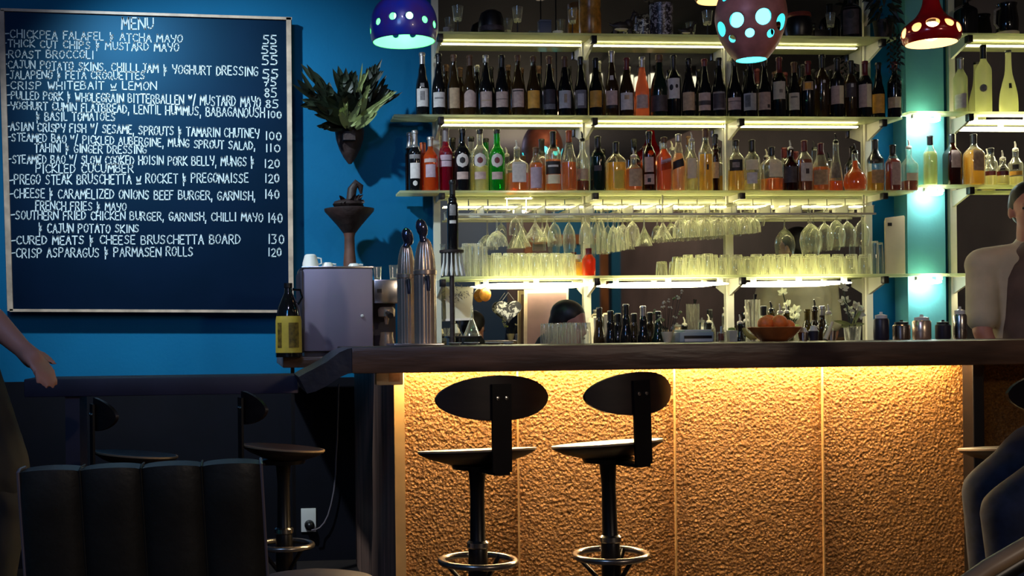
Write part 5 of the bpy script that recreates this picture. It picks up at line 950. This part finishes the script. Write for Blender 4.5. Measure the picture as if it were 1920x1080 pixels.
t = thing('menu_stand', 'stack of cream menu cards standing behind the dark bottle huddle', 'menu cards', (Xat(1128, 6.1, 600), 6.1, BCZ + .0005)); 
for i in range(4): link('card', bx(-.055 + i * .026, -.033 + i * .026, -.05, .05, 0, Zat(1128, 596 - i * 3, 6.1) - BCZ), 'lcream', t, smooth=False)
def bt(px, w_, top, lab, Y=4.72):
    k = mpp(px, Y); R = w_ * k / 2; t = thing('tumbler', lab, 'glass', onbar(px, Y), 0, 'upturned tumblers on the bar'); H = Zat(px, top, Y) - CZ; link('glass_wall', lathe([(R, 0), (R * .97, H * .4), (R * .88, H * .96), (R * .8, H)], 20, capb=False), 'glassbright', t); link('thick_base', lathe([(R * .8, H - .008), (.001, H - .0004)], 16), 'glassbright', t)
for i, p in enumerate((1021, 1037, 1053)): bt(p, 17, 607 + i, 'upturned ribbed glass on the bar in front of the wooden frame')
for i, p in enumerate((1063, 1081, 1099)): bt(p, 19, 605, 'upturned ribbed glass on the bar in front of the crouching bartender', 4.68)
for i, p in enumerate((1030, 1046, 1072)): bt(p, 17, 606, 'upturned ribbed glass in the rear row on the bar', 4.80)
# white boxes and dishes on the bar by the tap
for i, (p, w_, top) in enumerate(((852, 26, 636), (884, 30, 637), (925, 34, 634), (952, 22, 637))):
    k = mpp(p, 4.75); t = thing('saucer', 'small white saucer on the bar, %s from the tap tower' % ('first', 'second', 'third', 'fourth')[i], 'saucer', onbar(p, 4.75), 0, 'white saucers on the bar'); R = w_ * k / 2; link('dish', lathe([(R * .6, 0), (R, .008), (R * .95, .010), (.001, .004)], 24), 'white', t); link('foot_ring', lathe([(R * .55, 0), (R * .55, .003)], 20), 'white', t)
# printer
t = thing('printer', 'pale blue grey receipt printer on the bar behind the second stool', 'printer', onbar(1303, 4.74)); k = mpp(1303, 4.74); M['printer'] = pbr('printer_plastic', (.42, .48, .46), .4)
hw = 33 * k; H = Zat(1303, 622, 4.74) - CZ; link('casing', bx(-hw, hw, -.02, .12, 0, H, .006), 'printer', t); link('paper_slot', bx(-hw * .75, hw * .85, -.024, -.018, H * .34, H * .62), 'black', t); link('paper_tray', bx(-hw * .76, hw * .86, -.030, -.018, H * .05, H * .34), 'capwhite', t); link('top_lid', bx(-hw * .6, hw * .98, .0, .12, H, H + .008, .002), 'capwhite', t)
t = thing('jigger', 'small cup of dark liquid standing by the printer', 'cup', onbar(1352, 4.70)); k = mpp(1352, 4.7); link('cup_body', lathe([(7 * k, 0), (8 * k, .004), (8 * k, .04)], 18), 'glassbright', t); link('dark_drink', lathe([(5 * k, .006), (6 * k, .034)], 16, capt=True), 'brown', t); bm = bmesh.new(); tube(bm, [(0, 0, .03), (0, 0, .062)], .004, 8); link('stirrer', bm, 'white', t)
t = thing('napkin_holder', 'small yellow glass tub between printer and third upright', 'tub', onbar(1372, 4.76)); link('tub', lathe([(.022, 0), (.024, .045)], 4, n=2), 'lcream', t); link('lemon_pieces', lathe([(.016, .046), (.014, .055), (.001, .058)], 12), 'lime', t)
M['gold_peel'] = pbr('banana_peel', (.70, .50, .10), .5, var=.15)
M['hazy'] = pbr('hazy_picture', (.20, .12, .10), .5, col2=(.30, .17, .14), vscale=5)
M['palewood'] = pbr('pale_frame_wood', (.55, .40, .24), .45, var=.2, vscale=12)
M['marbled2'] = speck('patterned_plaque', (.03, .03, .03), (.42, .41, .36), 45)
# fruit bowl
kb = mpp(1457, 4.80); t = thing('fruit_bowl', 'wide orange-brown bowl on the bar below the third shelf lamp', 'bowl', onbar(1452, 4.80)); zz = lambda y: Zat(1452, y, 4.80) - CZ
link('bowl', lathe([(24 * kb, 0), (32 * kb, zz(634)), (42 * kb, zz(622)), (50 * kb, zz(614)), (48 * kb, zz(613)), (36 * kb, zz(626)), (.001, zz(634))], 36), 'wood', t); link('bowl_foot', lathe([(24 * kb, 0), (22 * kb, .004)], 24), 'wood', t)
for i, (dx, dy, y, r) in enumerate(((-18, 0, 607, 14), (6, -8, 605, 15), (28, 4, 612, 13), (-4, 16, 603, 14), (14, 18, 606, 13))):
    bm = bmesh.new(); r_ = r * kb; blob(bm, (0, 0, 0), (r_, r_, r_ * .95), sub=3); f = link('orange', bm, 'fruit', None); f.location = Vector(t.location) + Vector((dx * kb, dy * kb, zz(y))); s = link('stem_end', lathe([(.004, r_ * .94), (.003, r_ * .97), (.001, r_ * .98)], 8), 'leaf', f)
    tag(f, ('orange in the fruit bowl nearest the banana curve', 'front orange heaped in the middle of the fruit bowl', 'orange slumping to the cocktail spoon side of the bowl', 'orange behind, topping the heap in the fruit bowl', 'rear orange half hidden in the fruit bowl')[i], 'orange', 'oranges in the fruit bowl')
t = thing('banana', 'pale yellow banana lying against the fruit bowl', 'banana', onbar(1402, 4.72)); bm = bmesh.new(); tube(bm, [(-.02, 0, .055), (-.006, -.004, .030), (.012, -.006, .016), (.034, 0, .012)], [.005, .010, .011, .004], 10); link('peel', bm, 'gold_peel', t); bm = bmesh.new(); tube(bm, [(-.020, 0, .055), (-.026, .001, .066)], .004, 6); link('stalk', bm, 'bark', t)
# bottles and tools around the bowl, on the back counter
G4 = 'pourer bottles behind the fruit bowl'
for p, top, w_, Y, kd, gl, lab, cp, pr in [(1386, 590, 20, 5.82, 'spirit', 'wine', 'dark pourer bottle beside the third upright', None, 'capwhite'), (1398, 586, 20, 5.95, 'spirit', 'wine', 'second dark pourer bottle past the third upright', None, 'capwhite'), (1430, 574, 24, 5.85, 'spirit', 'bottleclear', 'clear bottle with black cap behind the oranges', 'black', None), (1444, 566, 22, 5.95, 'bord', 'bottleolive', 'bottle with thin black pourer rising behind the oranges', None, 'black'), (1461, 570, 24, 5.85, 'spirit', 'bottleclear', 'clear bottle with pale pourer rising over the oranges', None, 'capwhite'), (1473, 570, 24, 5.95, 'spirit', 'bottleolive', 'olive bottle with pale pourer over the oranges', None, 'capwhite'), (1512, 580, 22, 5.82, 'bord', 'bottleolive', 'olive round-topped bottle past the fruit bowl', None, None), (1526, 562, 22, 5.95, 'bord', 'winebrown', 'brown bottle with thin tall pourer past the bowl', None, 'black'), (1540, 574, 24, 5.86, 'bord', 'winebrown', 'brown flat-capped bottle before the white flowers', 'capclear', None), (1552, 571, 22, 5.80, 'spirit', 'bottleclear', 'clear bottle with pale hooked pourer before the white flowers', None, 'capwhite')]:
    bottle(p, top, w_, BCZ, Y, kd, gl, lab, cp, None, pour=pr, name='spirit_bottle', group=G4)
t = thing('straw_jar', 'tall clear tumbler of spoons behind the fruit bowl', 'glass', (Xat(1411, 5.8, 590), 5.8, BCZ + .0005)); H = Zat(1411, 562, 5.8) - BCZ; link('glass_wall', lathe([(.030, 0), (.036, H)], 24), 'glassbright', t); link('thick_base', lathe([(.026, .002), (.028, .02), (.001, .022)], 18), 'glassbright', t)
for dx, top in ((.010, 552), (-.012, 566)): bm = bmesh.new(); z = Zat(1411, top, 5.8) - BCZ; tube(bm, [(dx * .4, 0, .03), (dx, 0, z - .05), (dx * 1.4, 0, z)], [.003, .003, .010], 8); s = link('bar_spoon', bm, 'black' if dx > 0 else 'steel', None); s.location = t.location; tag(s, 'dark-headed bar spoon standing in the clear tumbler' if dx > 0 else 'steel bar spoon standing in the clear tumbler', 'spoon')
for p, top, nm, lab in ((1506, 614, 'shaker', 'small steel shaker past the fruit bowl'), (1525, 610, 'shaker', 'dark steel shaker with pale lid past the fruit bowl')):
    Y = 4.78; k = mpp(p, Y); H = Zat(p, top, Y) - CZ; t = thing('cocktail_shaker', lab, 'shaker', onbar(p, Y)); link('tin', lathe([(8 * k, 0), (10 * k, H * .6), (9 * k, H * .64)], 20, capt=True), 'steel' if p == 1506 else 'machinedark', t); link('cap', lathe([(9 * k, H * .64), (6 * k, H * .8), (5 * k, H * .96), (.001, H)], 18), 'capwhite', t)
t = thing('muddler', 'pale wooden muddler leaning in a steel cup', 'bar tool', onbar(1556, 4.76)); bm = bmesh.new(); tube(bm, [(-.020, 0, .004), (.016, .01, .075)], [.010, .006], 10); link('stick', bm, 'lcream', t); link('rest_cup', lathe([(.016, 0), (.019, .04), (.017, .04), (.014, .004), (.001, .003)], 18, off=(.02, .03, 0)), 'steel', t)
# white flowers
t = thing('flower_vase', 'clear vase of white lilies beside the last upright', 'flowers', (Xat(1598, 5.86, 600), 5.86, BCZ + .0005)); zf = lambda y: Zat(1598, y, 5.86) - BCZ; kf = mpp(1598, 5.86)
link('vase_body', lathe([(.035, 0), (.040, .01), (.032, .08), (.042, zf(612))], 24), 'glassbright', t)
M['petal'] = pbr('white_petal', (.75, .76, .58), .6, var=.08)
for i, (x, y, r) in enumerate([(1580, 540, 11), (1584, 566, 12), (1606, 577, 13), (1592, 582, 10), (1612, 588, 12), (1597, 592, 10)]):
    bm = bmesh.new(); c = at(x, y, 5.86 + .02 * (i % 2)) - Vector(t.location); rnd = random.Random(i); dr = Vector((rnd.uniform(-.6, .3), -.7, rnd.uniform(-.1, .7))).normalized(); b1 = dr.orthogonal().normalized(); b2 = dr.cross(b1)
    for q in range(6): an = PI * q / 3; e = c + (b1 * math.cos(an) + b2 * math.sin(an)) * r * kf + dr * r * kf * .7; leaf_blade(bm, c, e, r * kf * .8, dr * -.008, 5)
    fl = link('lily', bm, 'petal', t, recalc=False); bm = bmesh.new(); tube(bm, [c, (c * .5 + Vector((0, 0, zf(612))) * .5), (0, 0, .03)], .003, 6); link('stem', bm, 'leaf', fl)
for i, (x, y) in enumerate([(1562, 594), (1622, 600), (1574, 606), (1616, 572)]): bm = bmesh.new(); b = at(x, y, 5.84) - Vector(t.location); leaf_blade(bm, Vector((0, 0, zf(612))), b, 9 * kf, (0, 0, -.02), 6); link('leaf', bm, 'leafpale', t, recalc=False)
# leaning pictures on the back counter
t = thing('picture', 'leaning cream poster with grey tree print near the beer taps', 'picture', (Xat(862, 6.14, 570), 6.14, BCZ)); o = Vector(t.location); a = [at(x, y, 6.14) - o for x, y in ((835, 537), (888, 538), (884, 596), (837, 598))]
pg = link('sheet', prism(a, (0, .006, 0)), 'paper', t, smooth=False); bm = bmesh.new(); rnd = random.Random(9); c0 = at(862, 552, 6.135) - o
for i in range(60): p = c0 + Vector((rnd.gauss(0, .035), -.0005, rnd.gauss(.002, .018))); leaf_blade(bm, p, p + Vector((rnd.uniform(-.015, .015), 0, rnd.uniform(-.016, .004))), .006, (0, 0, 0), 2)
link('tree_print', bm, 'lgrey', pg, recalc=False); link('easel_leg', bx(-.004, .004, .01, .018, .002, .35), 'black', t); link('lower_bar', prism([at(x, y, 6.137) - o for x, y in ((836, 598), (886, 596), (886, 600), (836, 602))], (0, .012, 0)), 'lwhite', t)
t = thing('framed_picture', 'large leaning frame of pale wood with a brown hazy picture', 'picture', (Xat(1022, 6.12, 600), 6.12, BCZ)); o = Vector(t.location)
F_ = [at(x, y, 6.12) - o for x, y in ((983, 690), (1064, 690), (1066, 541), (984, 543))]; In = [at(x, y, 6.118) - o for x, y in ((988, 686), (1060, 686), (1062, 549), (989, 550))]
link('picture', prism(In, (0, .004, 0)), 'hazy', t, smooth=False)
for i in range(4):
    j = (i + 1) % 4; link('frame', prism([F_[i], F_[j], In[j] , In[i]], (0, .018, 0)), 'palewood', t, smooth=False)
t = thing('skull_plate', 'heart-shaped grey patterned plaque hanging below the first shelf lamp', 'plaque', at(954, 585, 6.15)); o = Vector(t.location); pts = []
for i in range(40):
    a = 2 * PI * i / 40; x = math.sin(a) ** 3; z = (13 * math.cos(a) - 5 * math.cos(2 * a) - 2 * math.cos(3 * a) - math.cos(4 * a)) / 16; pts.append((x * .068, 0, z * .062 + .01))
link('plaque', prism(pts, (0, .012, 0)), 'marbled2', t, smooth=False); bm = bmesh.new(); tube(bm, [(-.03, .006, .06), (0, .01, .10), (.03, .006, .06)], .0015, 5); link('cord', bm, 'black', t)
t = thing('amber_ornament', 'round brown ornament hanging beside the cream poster', 'ornament', at(910, 552, 6.12)); bm = bmesh.new(); blob(bm, (0, 0, 0), (.030, .022, .036), sub=3); link('ball', bm, 'jam', t); bm = bmesh.new(); tube(bm, [(0, 0, .034), (0, .02, .075)], .0015, 5); link('cord', bm, 'black', t)
t = thing('oil_burner', 'small dark tray with a pale egg-shaped pot in front of the poster', 'ornament', at(868, 628, 5.95)); t.location.z = BCZ + .0005; zt = Zat(868, 630, 5.95) - BCZ
link('tray', bx(-.085, .085, -.05, .05, zt - .01, zt, .003), 'black', t)
for sx in (-.07, .07): link('tray_leg', bx(sx - .005, sx + .005, -.04, .04, 0, zt - .01), 'black', t)
link('pot', lathe([(.010, zt), (.022, zt + .014), (.018, zt + .034), (.008, zt + .045), (.006, zt + .06)], 20, off=(-.035, 0, 0), capt=True), 'lcream', t); link('glass_cone', lathe([(.042, zt), (.008, zt + .085), (.005, zt + .15)], 20, off=(.045, 0, 0)), 'glass', t)
for i, (x, w_, top, c) in enumerate(((1652, 30, 585, 'machinedark'), (1690, 34, 600, 'steel'), (1728, 36, 590, 'chrome'), (1768, 30, 600, 'machinedark'), (1800, 26, 575, 'steel'))):
    Y = 4.78; k = mpp(x, Y); H = Zat(x, top, Y) - CZ; t = thing('bar_canister', ('dark canister on the bar next to the last upright', 'low steel canister on the bar below the cream board', 'polished steel canister on the bar below the teal pillar', 'small dark canister on the bar past the pillar', 'tall steel canister on the bar beside the bartender')[i], 'canister', onbar(x, Y), 0, 'canisters on the bar')
    link('tin', lathe([(w_ * k * .42, 0), (w_ * k * .46, .006), (w_ * k * .46, H * .7), (w_ * k * .40, H * .76)], 22, capt=True), c, t); link('lid', lathe([(w_ * k * .36, H * .765), (w_ * k * .36, H * .88), (w_ * k * .1, H * .92), (w_ * k * .08, H), (.001, H)], 18), 'black' if i % 2 else 'white', t)
# dried flowers on the bar
t = thing('dried_flower_vase', 'cream cone vase of sparse dried flowers on the bar between bottle huddle and printer', 'flowers', onbar(1251, 4.76)); k = mpp(1257, 4.76); zd = lambda y: Zat(1257, y, 4.76) - CZ
link('vase_body', lathe([(6 * k, 0), (7 * k, .004), (12 * k, zd(622)), (11 * k, zd(622)), (5 * k, .008), (.001, .007)], 22), 'lcream', t); rnd = random.Random(21)
for i in range(13):
    x, y = rnd.uniform(-34, 34), rnd.uniform(545, 600); b = Vector((x * k, rnd.uniform(-.03, .03), zd(y))); bm = bmesh.new(); tube(bm, [(x * .08 * k, 0, .02), (x * .35 * k, 0, zd(622) + .01), b], [.0012, .0010, .0008], 5); st = link('stem', bm, 'leaf', t); bm = bmesh.new()
    for q in range(4): blob(bm, b + Vector((rnd.uniform(-.006, .006), rnd.uniform(-.004, .004), rnd.uniform(-.008, .006))), (rnd.uniform(.003, .006),) * 3, sub=1)
    link('dry_blossom', bm, 'lcream' if i % 3 else 'leafpale', st)
for i, px in enumerate((1118, 1176, 1201, 1228, 1262, 1300)):
    D = 9.9; p = at(px, 152 + 3 * (i % 3), D); t = thing('ceiling_light', 'square ceiling light mirrored between wine bottles, %s from the second upright' % ('first', 'second', 'third', 'fourth', 'fifth', 'sixth')[i], 'ceiling light', (p.x, 2 * YM - D, p.z + .03), 0, 'square ceiling lights')
    link('lamp_panel', bx(-.045, .045, -.03, .03, -.085, .03, .006), M['clight'], t); link('mount', bx(-.02, .02, -.02, .02, .03, RZ1 - p.z - .03), 'black', t, smooth=False)
# ================================================================== PEOPLE
def cap(bm, a, b, r0, r1):
    a, b = Vector(a), Vector(b); n = 5
    for i in range(n + 1):
        u = i / n; blob(bm, a + (b - a) * u, (r0 + (r1 - r0) * u,) * 3, sub=2)
    tube(bm, [a, b], [r0, r1], 14)
def head(bm, c, yaw=0, pitch=0, s=1.0):
    R = Matrix.Rotation(yaw, 3, 'Z') @ Matrix.Rotation(pitch, 3, 'X'); c = Vector(c)
    f = lambda x, y, z: c + R @ (Vector((x, y, z)) * s)      # faces -Y
    blob(bm, f(0, .01, .03), (.074 * s, .094 * s, .088 * s), R, 3); blob(bm, f(0, -.022, -.035), (.058 * s, .066 * s, .072 * s), R, 3); blob(bm, f(0, -.055, -.085), (.026 * s, .020 * s, .018 * s), R)
    blob(bm, f(0, -.096, -.022), (.012 * s, .018 * s, .022 * s), R); blob(bm, f(0, -.082, .018), (.044 * s, .012 * s, .010 * s), R); blob(bm, f(0, -.084, -.058), (.022 * s, .010 * s, .007 * s), R)
    for sx in (-1, 1): blob(bm, f(sx * .076, .008, -.012), (.012 * s, .020 * s, .030 * s), R); blob(bm, f(sx * .030, -.076, -.002), (.012 * s, .010 * s, .009 * s), R)
    return f
def hand(bm, w_, d, side, s=1.0, up=Vector((0, 0, 1))):
    w_, d = Vector(w_), Vector(d).normalized(); l = d.cross(up).normalized() * side; n = l.cross(d) * side; cap(bm, w_, w_ + d * .05, .026, .030)
    for i, (o, L) in enumerate(((-.030, .062), (-.010, .072), (.010, .068), (.029, .052))):
        a = w_ + d * .078 + l * o; b = a + d * L * .5 - n * .006; e = b + d * L * .45 - n * .020; cap(bm, w_ + d * .04 + l * o * .8, a, .0125, .0105); cap(bm, a, b, .0100, .0092); cap(bm, b, e, .0092, .0080)
    a = w_ + d * .015 - l * .026; b = a + d * .030 - l * .030; cap(bm, a, b, .013, .011); cap(bm, b, b + d * .03 - l * .006, .0105, .009)
def person(lab, J, cloth, legcloth, yaw=0, pitch=0, loc=(0, 0, 0), hair_len=0, sleeves=.6, hs=1.0, apron=None):
    """J: joint positions in world space"""
    t = thing('person', lab, 'person', loc); o = Vector(loc); V = {k: Vector(v) - o for k, v in J.items()}
    bm = bmesh.new(); blob(bm, (V['chest'] + V['pelvis']) * .5, (.145, .10, .20)); blob(bm, V['chest'], (.165, .105, .14)); blob(bm, V['pelvis'], (.16, .115, .12)); cap(bm, V['chest'] + Vector((0, 0, .06)), V['head'] + Vector((0, 0, -.06)), .065, .055)
    for s, sg in (('l', -1), ('r', 1)):
        cap(bm, V['chest'] + Vector((0, 0, .07)), V['sh' + s], .075, .062); cap(bm, V['sh' + s], V['el' + s], .052, .040); cap(bm, V['el' + s], V['wr' + s], .040, .027); hand(bm, V['wr' + s], V['wr' + s] - V['el' + s], sg)
        cap(bm, V['pelvis'] + Vector((sg * .06, 0, 0)), V['hip' + s], .10, .095); cap(bm, V['hip' + s], V['kn' + s], .088, .060); cap(bm, V['kn' + s], V['an' + s], .056, .038); f = V['an' + s]; fd = Vector((V['kn' + s].x - V['hip' + s].x, V['kn' + s].y - V['hip' + s].y, 0)); fd = fd.normalized() if fd.length > .1 else Vector((0, -1, 0)); cap(bm, f + Vector((0, 0, -.04)), f + fd * .16 + Vector((0, 0, -.05)), .036, .028)
    f = head(bm, V['head'], yaw, pitch, hs); body = link('body', baked(bm, .008, 4), 'skin', t)
    def shell(nm, mat, parts):
        b = bmesh.new()
        for p in parts: cap(b, *p)
        link(nm, baked(b, .011, 6), mat, t)
    sl = lambda s: V['el' + s] + (V['wr' + s] - V['el' + s]) * max(0, sleeves - 1) * 1.0 if sleeves > 1 else V['sh' + s] + (V['el' + s] - V['sh' + s]) * sleeves
    parts = [(V['pelvis'], V['chest'], .165, .170), (V['pelvis'] + Vector((-.06, 0, 0)), V['chest'] + Vector((-.07, 0, .02)), .125, .125), (V['pelvis'] + Vector((.06, 0, 0)), V['chest'] + Vector((.07, 0, .02)), .125, .125), (V['chest'] + Vector((0, 0, .08)), V['chest'] + Vector((0, 0, .14)), .10, .075)]
    for s in 'lr':
        parts += [(V['chest'] + Vector((0, 0, .07)), V['sh' + s], .095, .078)]; parts += [(V['sh' + s], V['el' + s], .070, .060), (V['el' + s], sl(s), .058, .048)] if sleeves > 1 else [(V['sh' + s], sl(s), .070, .068)]
    shell('shirt', cloth, parts); parts = []
    if apron: ap = Vector((0, -.050, 0)); shell('apron', apron, [(V['pelvis'] + ap, V['chest'] + ap + Vector((0, 0, .04)), .150, .140), (V['pelvis'] + ap + Vector((-.07, 0, 0)), V['chest'] + ap + Vector((-.06, 0, 0)), .115, .110), (V['pelvis'] + ap + Vector((.07, 0, 0)), V['chest'] + ap + Vector((.06, 0, 0)), .115, .110)])
    for s in 'lr': parts += [(V['pelvis'], V['hip' + s], .15, .115), (V['hip' + s], V['kn' + s], .105, .078), (V['kn' + s], V['an' + s] + Vector((0, 0, .03)), .075, .056)]
    shell('trousers', legcloth, parts)
    for s in 'lr':
        fd = Vector((V['kn' + s].x - V['hip' + s].x, V['kn' + s].y - V['hip' + s].y, 0)); fd = fd.normalized() if fd.length > .1 else Vector((0, -1, 0)); bm = bmesh.new(); cap(bm, V['an' + s] + Vector((0, 0, -.038)), V['an' + s] + fd * .17 + Vector((0, 0, -.045)), .046, .038); link('shoe', baked(bm, .008), 'black', t)
    bm = bmesh.new(); R = Matrix.Rotation(yaw, 3, 'Z') @ Matrix.Rotation(pitch, 3, 'X'); blob(bm, f(0, .022, .048), (.083 * hs, .098 * hs, .082 * hs), R, 3); blob(bm, f(0, .060, .0), (.074 * hs, .058 * hs, .075 * hs + hair_len), R, 3)
    for sx in (-1, 1): blob(bm, f(sx * .062, .03, .02), (.024 * hs, .055 * hs, .055 * hs), R)
    link('hair', baked(bm, .008, 2), 'hair', t)
    for sx in (-1, 1): bm = bmesh.new(); blob(bm, f(sx * .030, -.085, -.002), (.010, .006, .006), R); link('eye', bm, 'hair', t)
    bm = bmesh.new(); blob(bm, f(0, -.093, -.058), (.020, .005, .006), R); link('mouth', bm, 'capred', t)
# bartender behind the bar, at the frame's edge, turned towards the shelves' middle
h = at(1932, 392, 5.05); X, Y = h.x, h.y
person('person with short dark hair in cream shirt and brown apron standing behind the bar', dict(head=h, chest=(X + .02, Y + .02, h.z - .30), pelvis=(X + .03, Y + .03, h.z - .75), shl=(X - .19, Y + .05, h.z - .24), shr=(X + .21, Y - .01, h.z - .24), ell=(X - .24, Y - .02, h.z - .53), elr=(X + .27, Y - .06, h.z - .53), wrl=(X - .19, Y - .09, h.z - .74), wrr=(X + .22, Y - .10, h.z - .74), hipl=(X - .07, Y + .03, h.z - .80), hipr=(X + .13, Y + .03, h.z - .80), knl=(X - .07, Y + .02, .50), knr=(X + .13, Y + .02, .50), anl=(X - .07, Y + .04, .085), anr=(X + .13, Y + .04, .085)), 'shirtcream', 'shirtblack', yaw=-.5, loc=(X, Y, 0), sleeves=.8, apron='shirtbrown')
# crouching head behind the tumblers
h = at(1068, 608, 5.12); X, Y = h.x, h.y
person('person with dark hair bending down behind the tumblers on the bar', dict(head=h, chest=(X - .04, Y + .16, h.z - .24), pelvis=(X - .06, Y + .22, h.z - .62), shl=(X - .21, Y + .16, h.z - .20), shr=(X + .15, Y + .14, h.z - .20), ell=(X - .26, Y + .02, h.z - .42), elr=(X + .19, Y + .0, h.z - .42), wrl=(X - .18, Y - .14, h.z - .48), wrr=(X + .10, Y - .16, h.z - .48), hipl=(X - .15, Y + .24, h.z - .66), hipr=(X + .03, Y + .24, h.z - .66), knl=(X - .17, Y + .06, .40), knr=(X + .06, Y + .06, .40), anl=(X - .15, Y + .22, .085), anr=(X + .04, Y + .22, .085)), 'shirtblack', 'shirtblack', yaw=.75, pitch=.2, loc=(X, Y, 0), sleeves=.6, hs=.80)
# dark figure at the other frame edge, bare forearm bent at the elbow
Y = 3.5; e = at(-8, 600, Y); s_ = at(-75, 470, Y); wr = at(40, 652, Y - .06); X = at(-165, 700, Y).x
person('person in black with bare bent forearm at the chalkboard edge', dict(head=(X, Y + .02, 1.50), chest=(X, Y, 1.16), pelvis=(X + .13, Y + .05, .76), shl=(X - .19, Y, 1.24), shr=(s_.x - .005, Y, 1.24), ell=(X - .24, Y - .08, .98), elr=(e.x - .01, Y, e.z), wrl=(X - .12, Y - .26, .92), wrr=(wr.x, wr.y, wr.z), hipl=(X + .03, Y + .05, .68), hipr=(X + .20, Y + .05, .68), knl=(X + .02, Y - .02, .40), knr=(X + .19, Y - .02, .40), anl=(X + .02, Y + .05, .085), anr=(X + .19, Y + .05, .085)), 'shirtblack', 'shirtblack', yaw=PI * .8, loc=(X, Y, 0), sleeves=.35)
# sitter in denim at the lower corner
Y = 2.85; kx = at(1900, 965, Y); hx = at(1990, 880, Y + .1); X = hx.x + .1
person('person in navy denim sitting at the far corner, only a bent knee showing', dict(head=(X + .10, Y + .1, hx.z + .78), chest=(X + .08, Y + .1, hx.z + .45), pelvis=(X + .02, Y + .1, hx.z + .05), shl=(X + .06, Y - .09, hx.z + .53), shr=(X + .10, Y + .29, hx.z + .53), ell=(X + .10, Y - .15, hx.z + .26), elr=(X + .12, Y + .34, hx.z + .26), wrl=(X + .16, Y - .16, hx.z + .10), wrr=(X + .2, Y + .30, hx.z + .10), hipl=(hx.x, Y - .0, hx.z), hipr=(hx.x + .02, Y + .20, hx.z), knl=kx, knr=(kx.x + .10, Y + .24, kx.z + .02), anl=(kx.x + .06, Y + .02, .085), anr=(kx.x + .14, Y + .26, .085)), 'denim', 'denim', yaw=-PI / 2, loc=(X, Y, 0), sleeves=1.8)
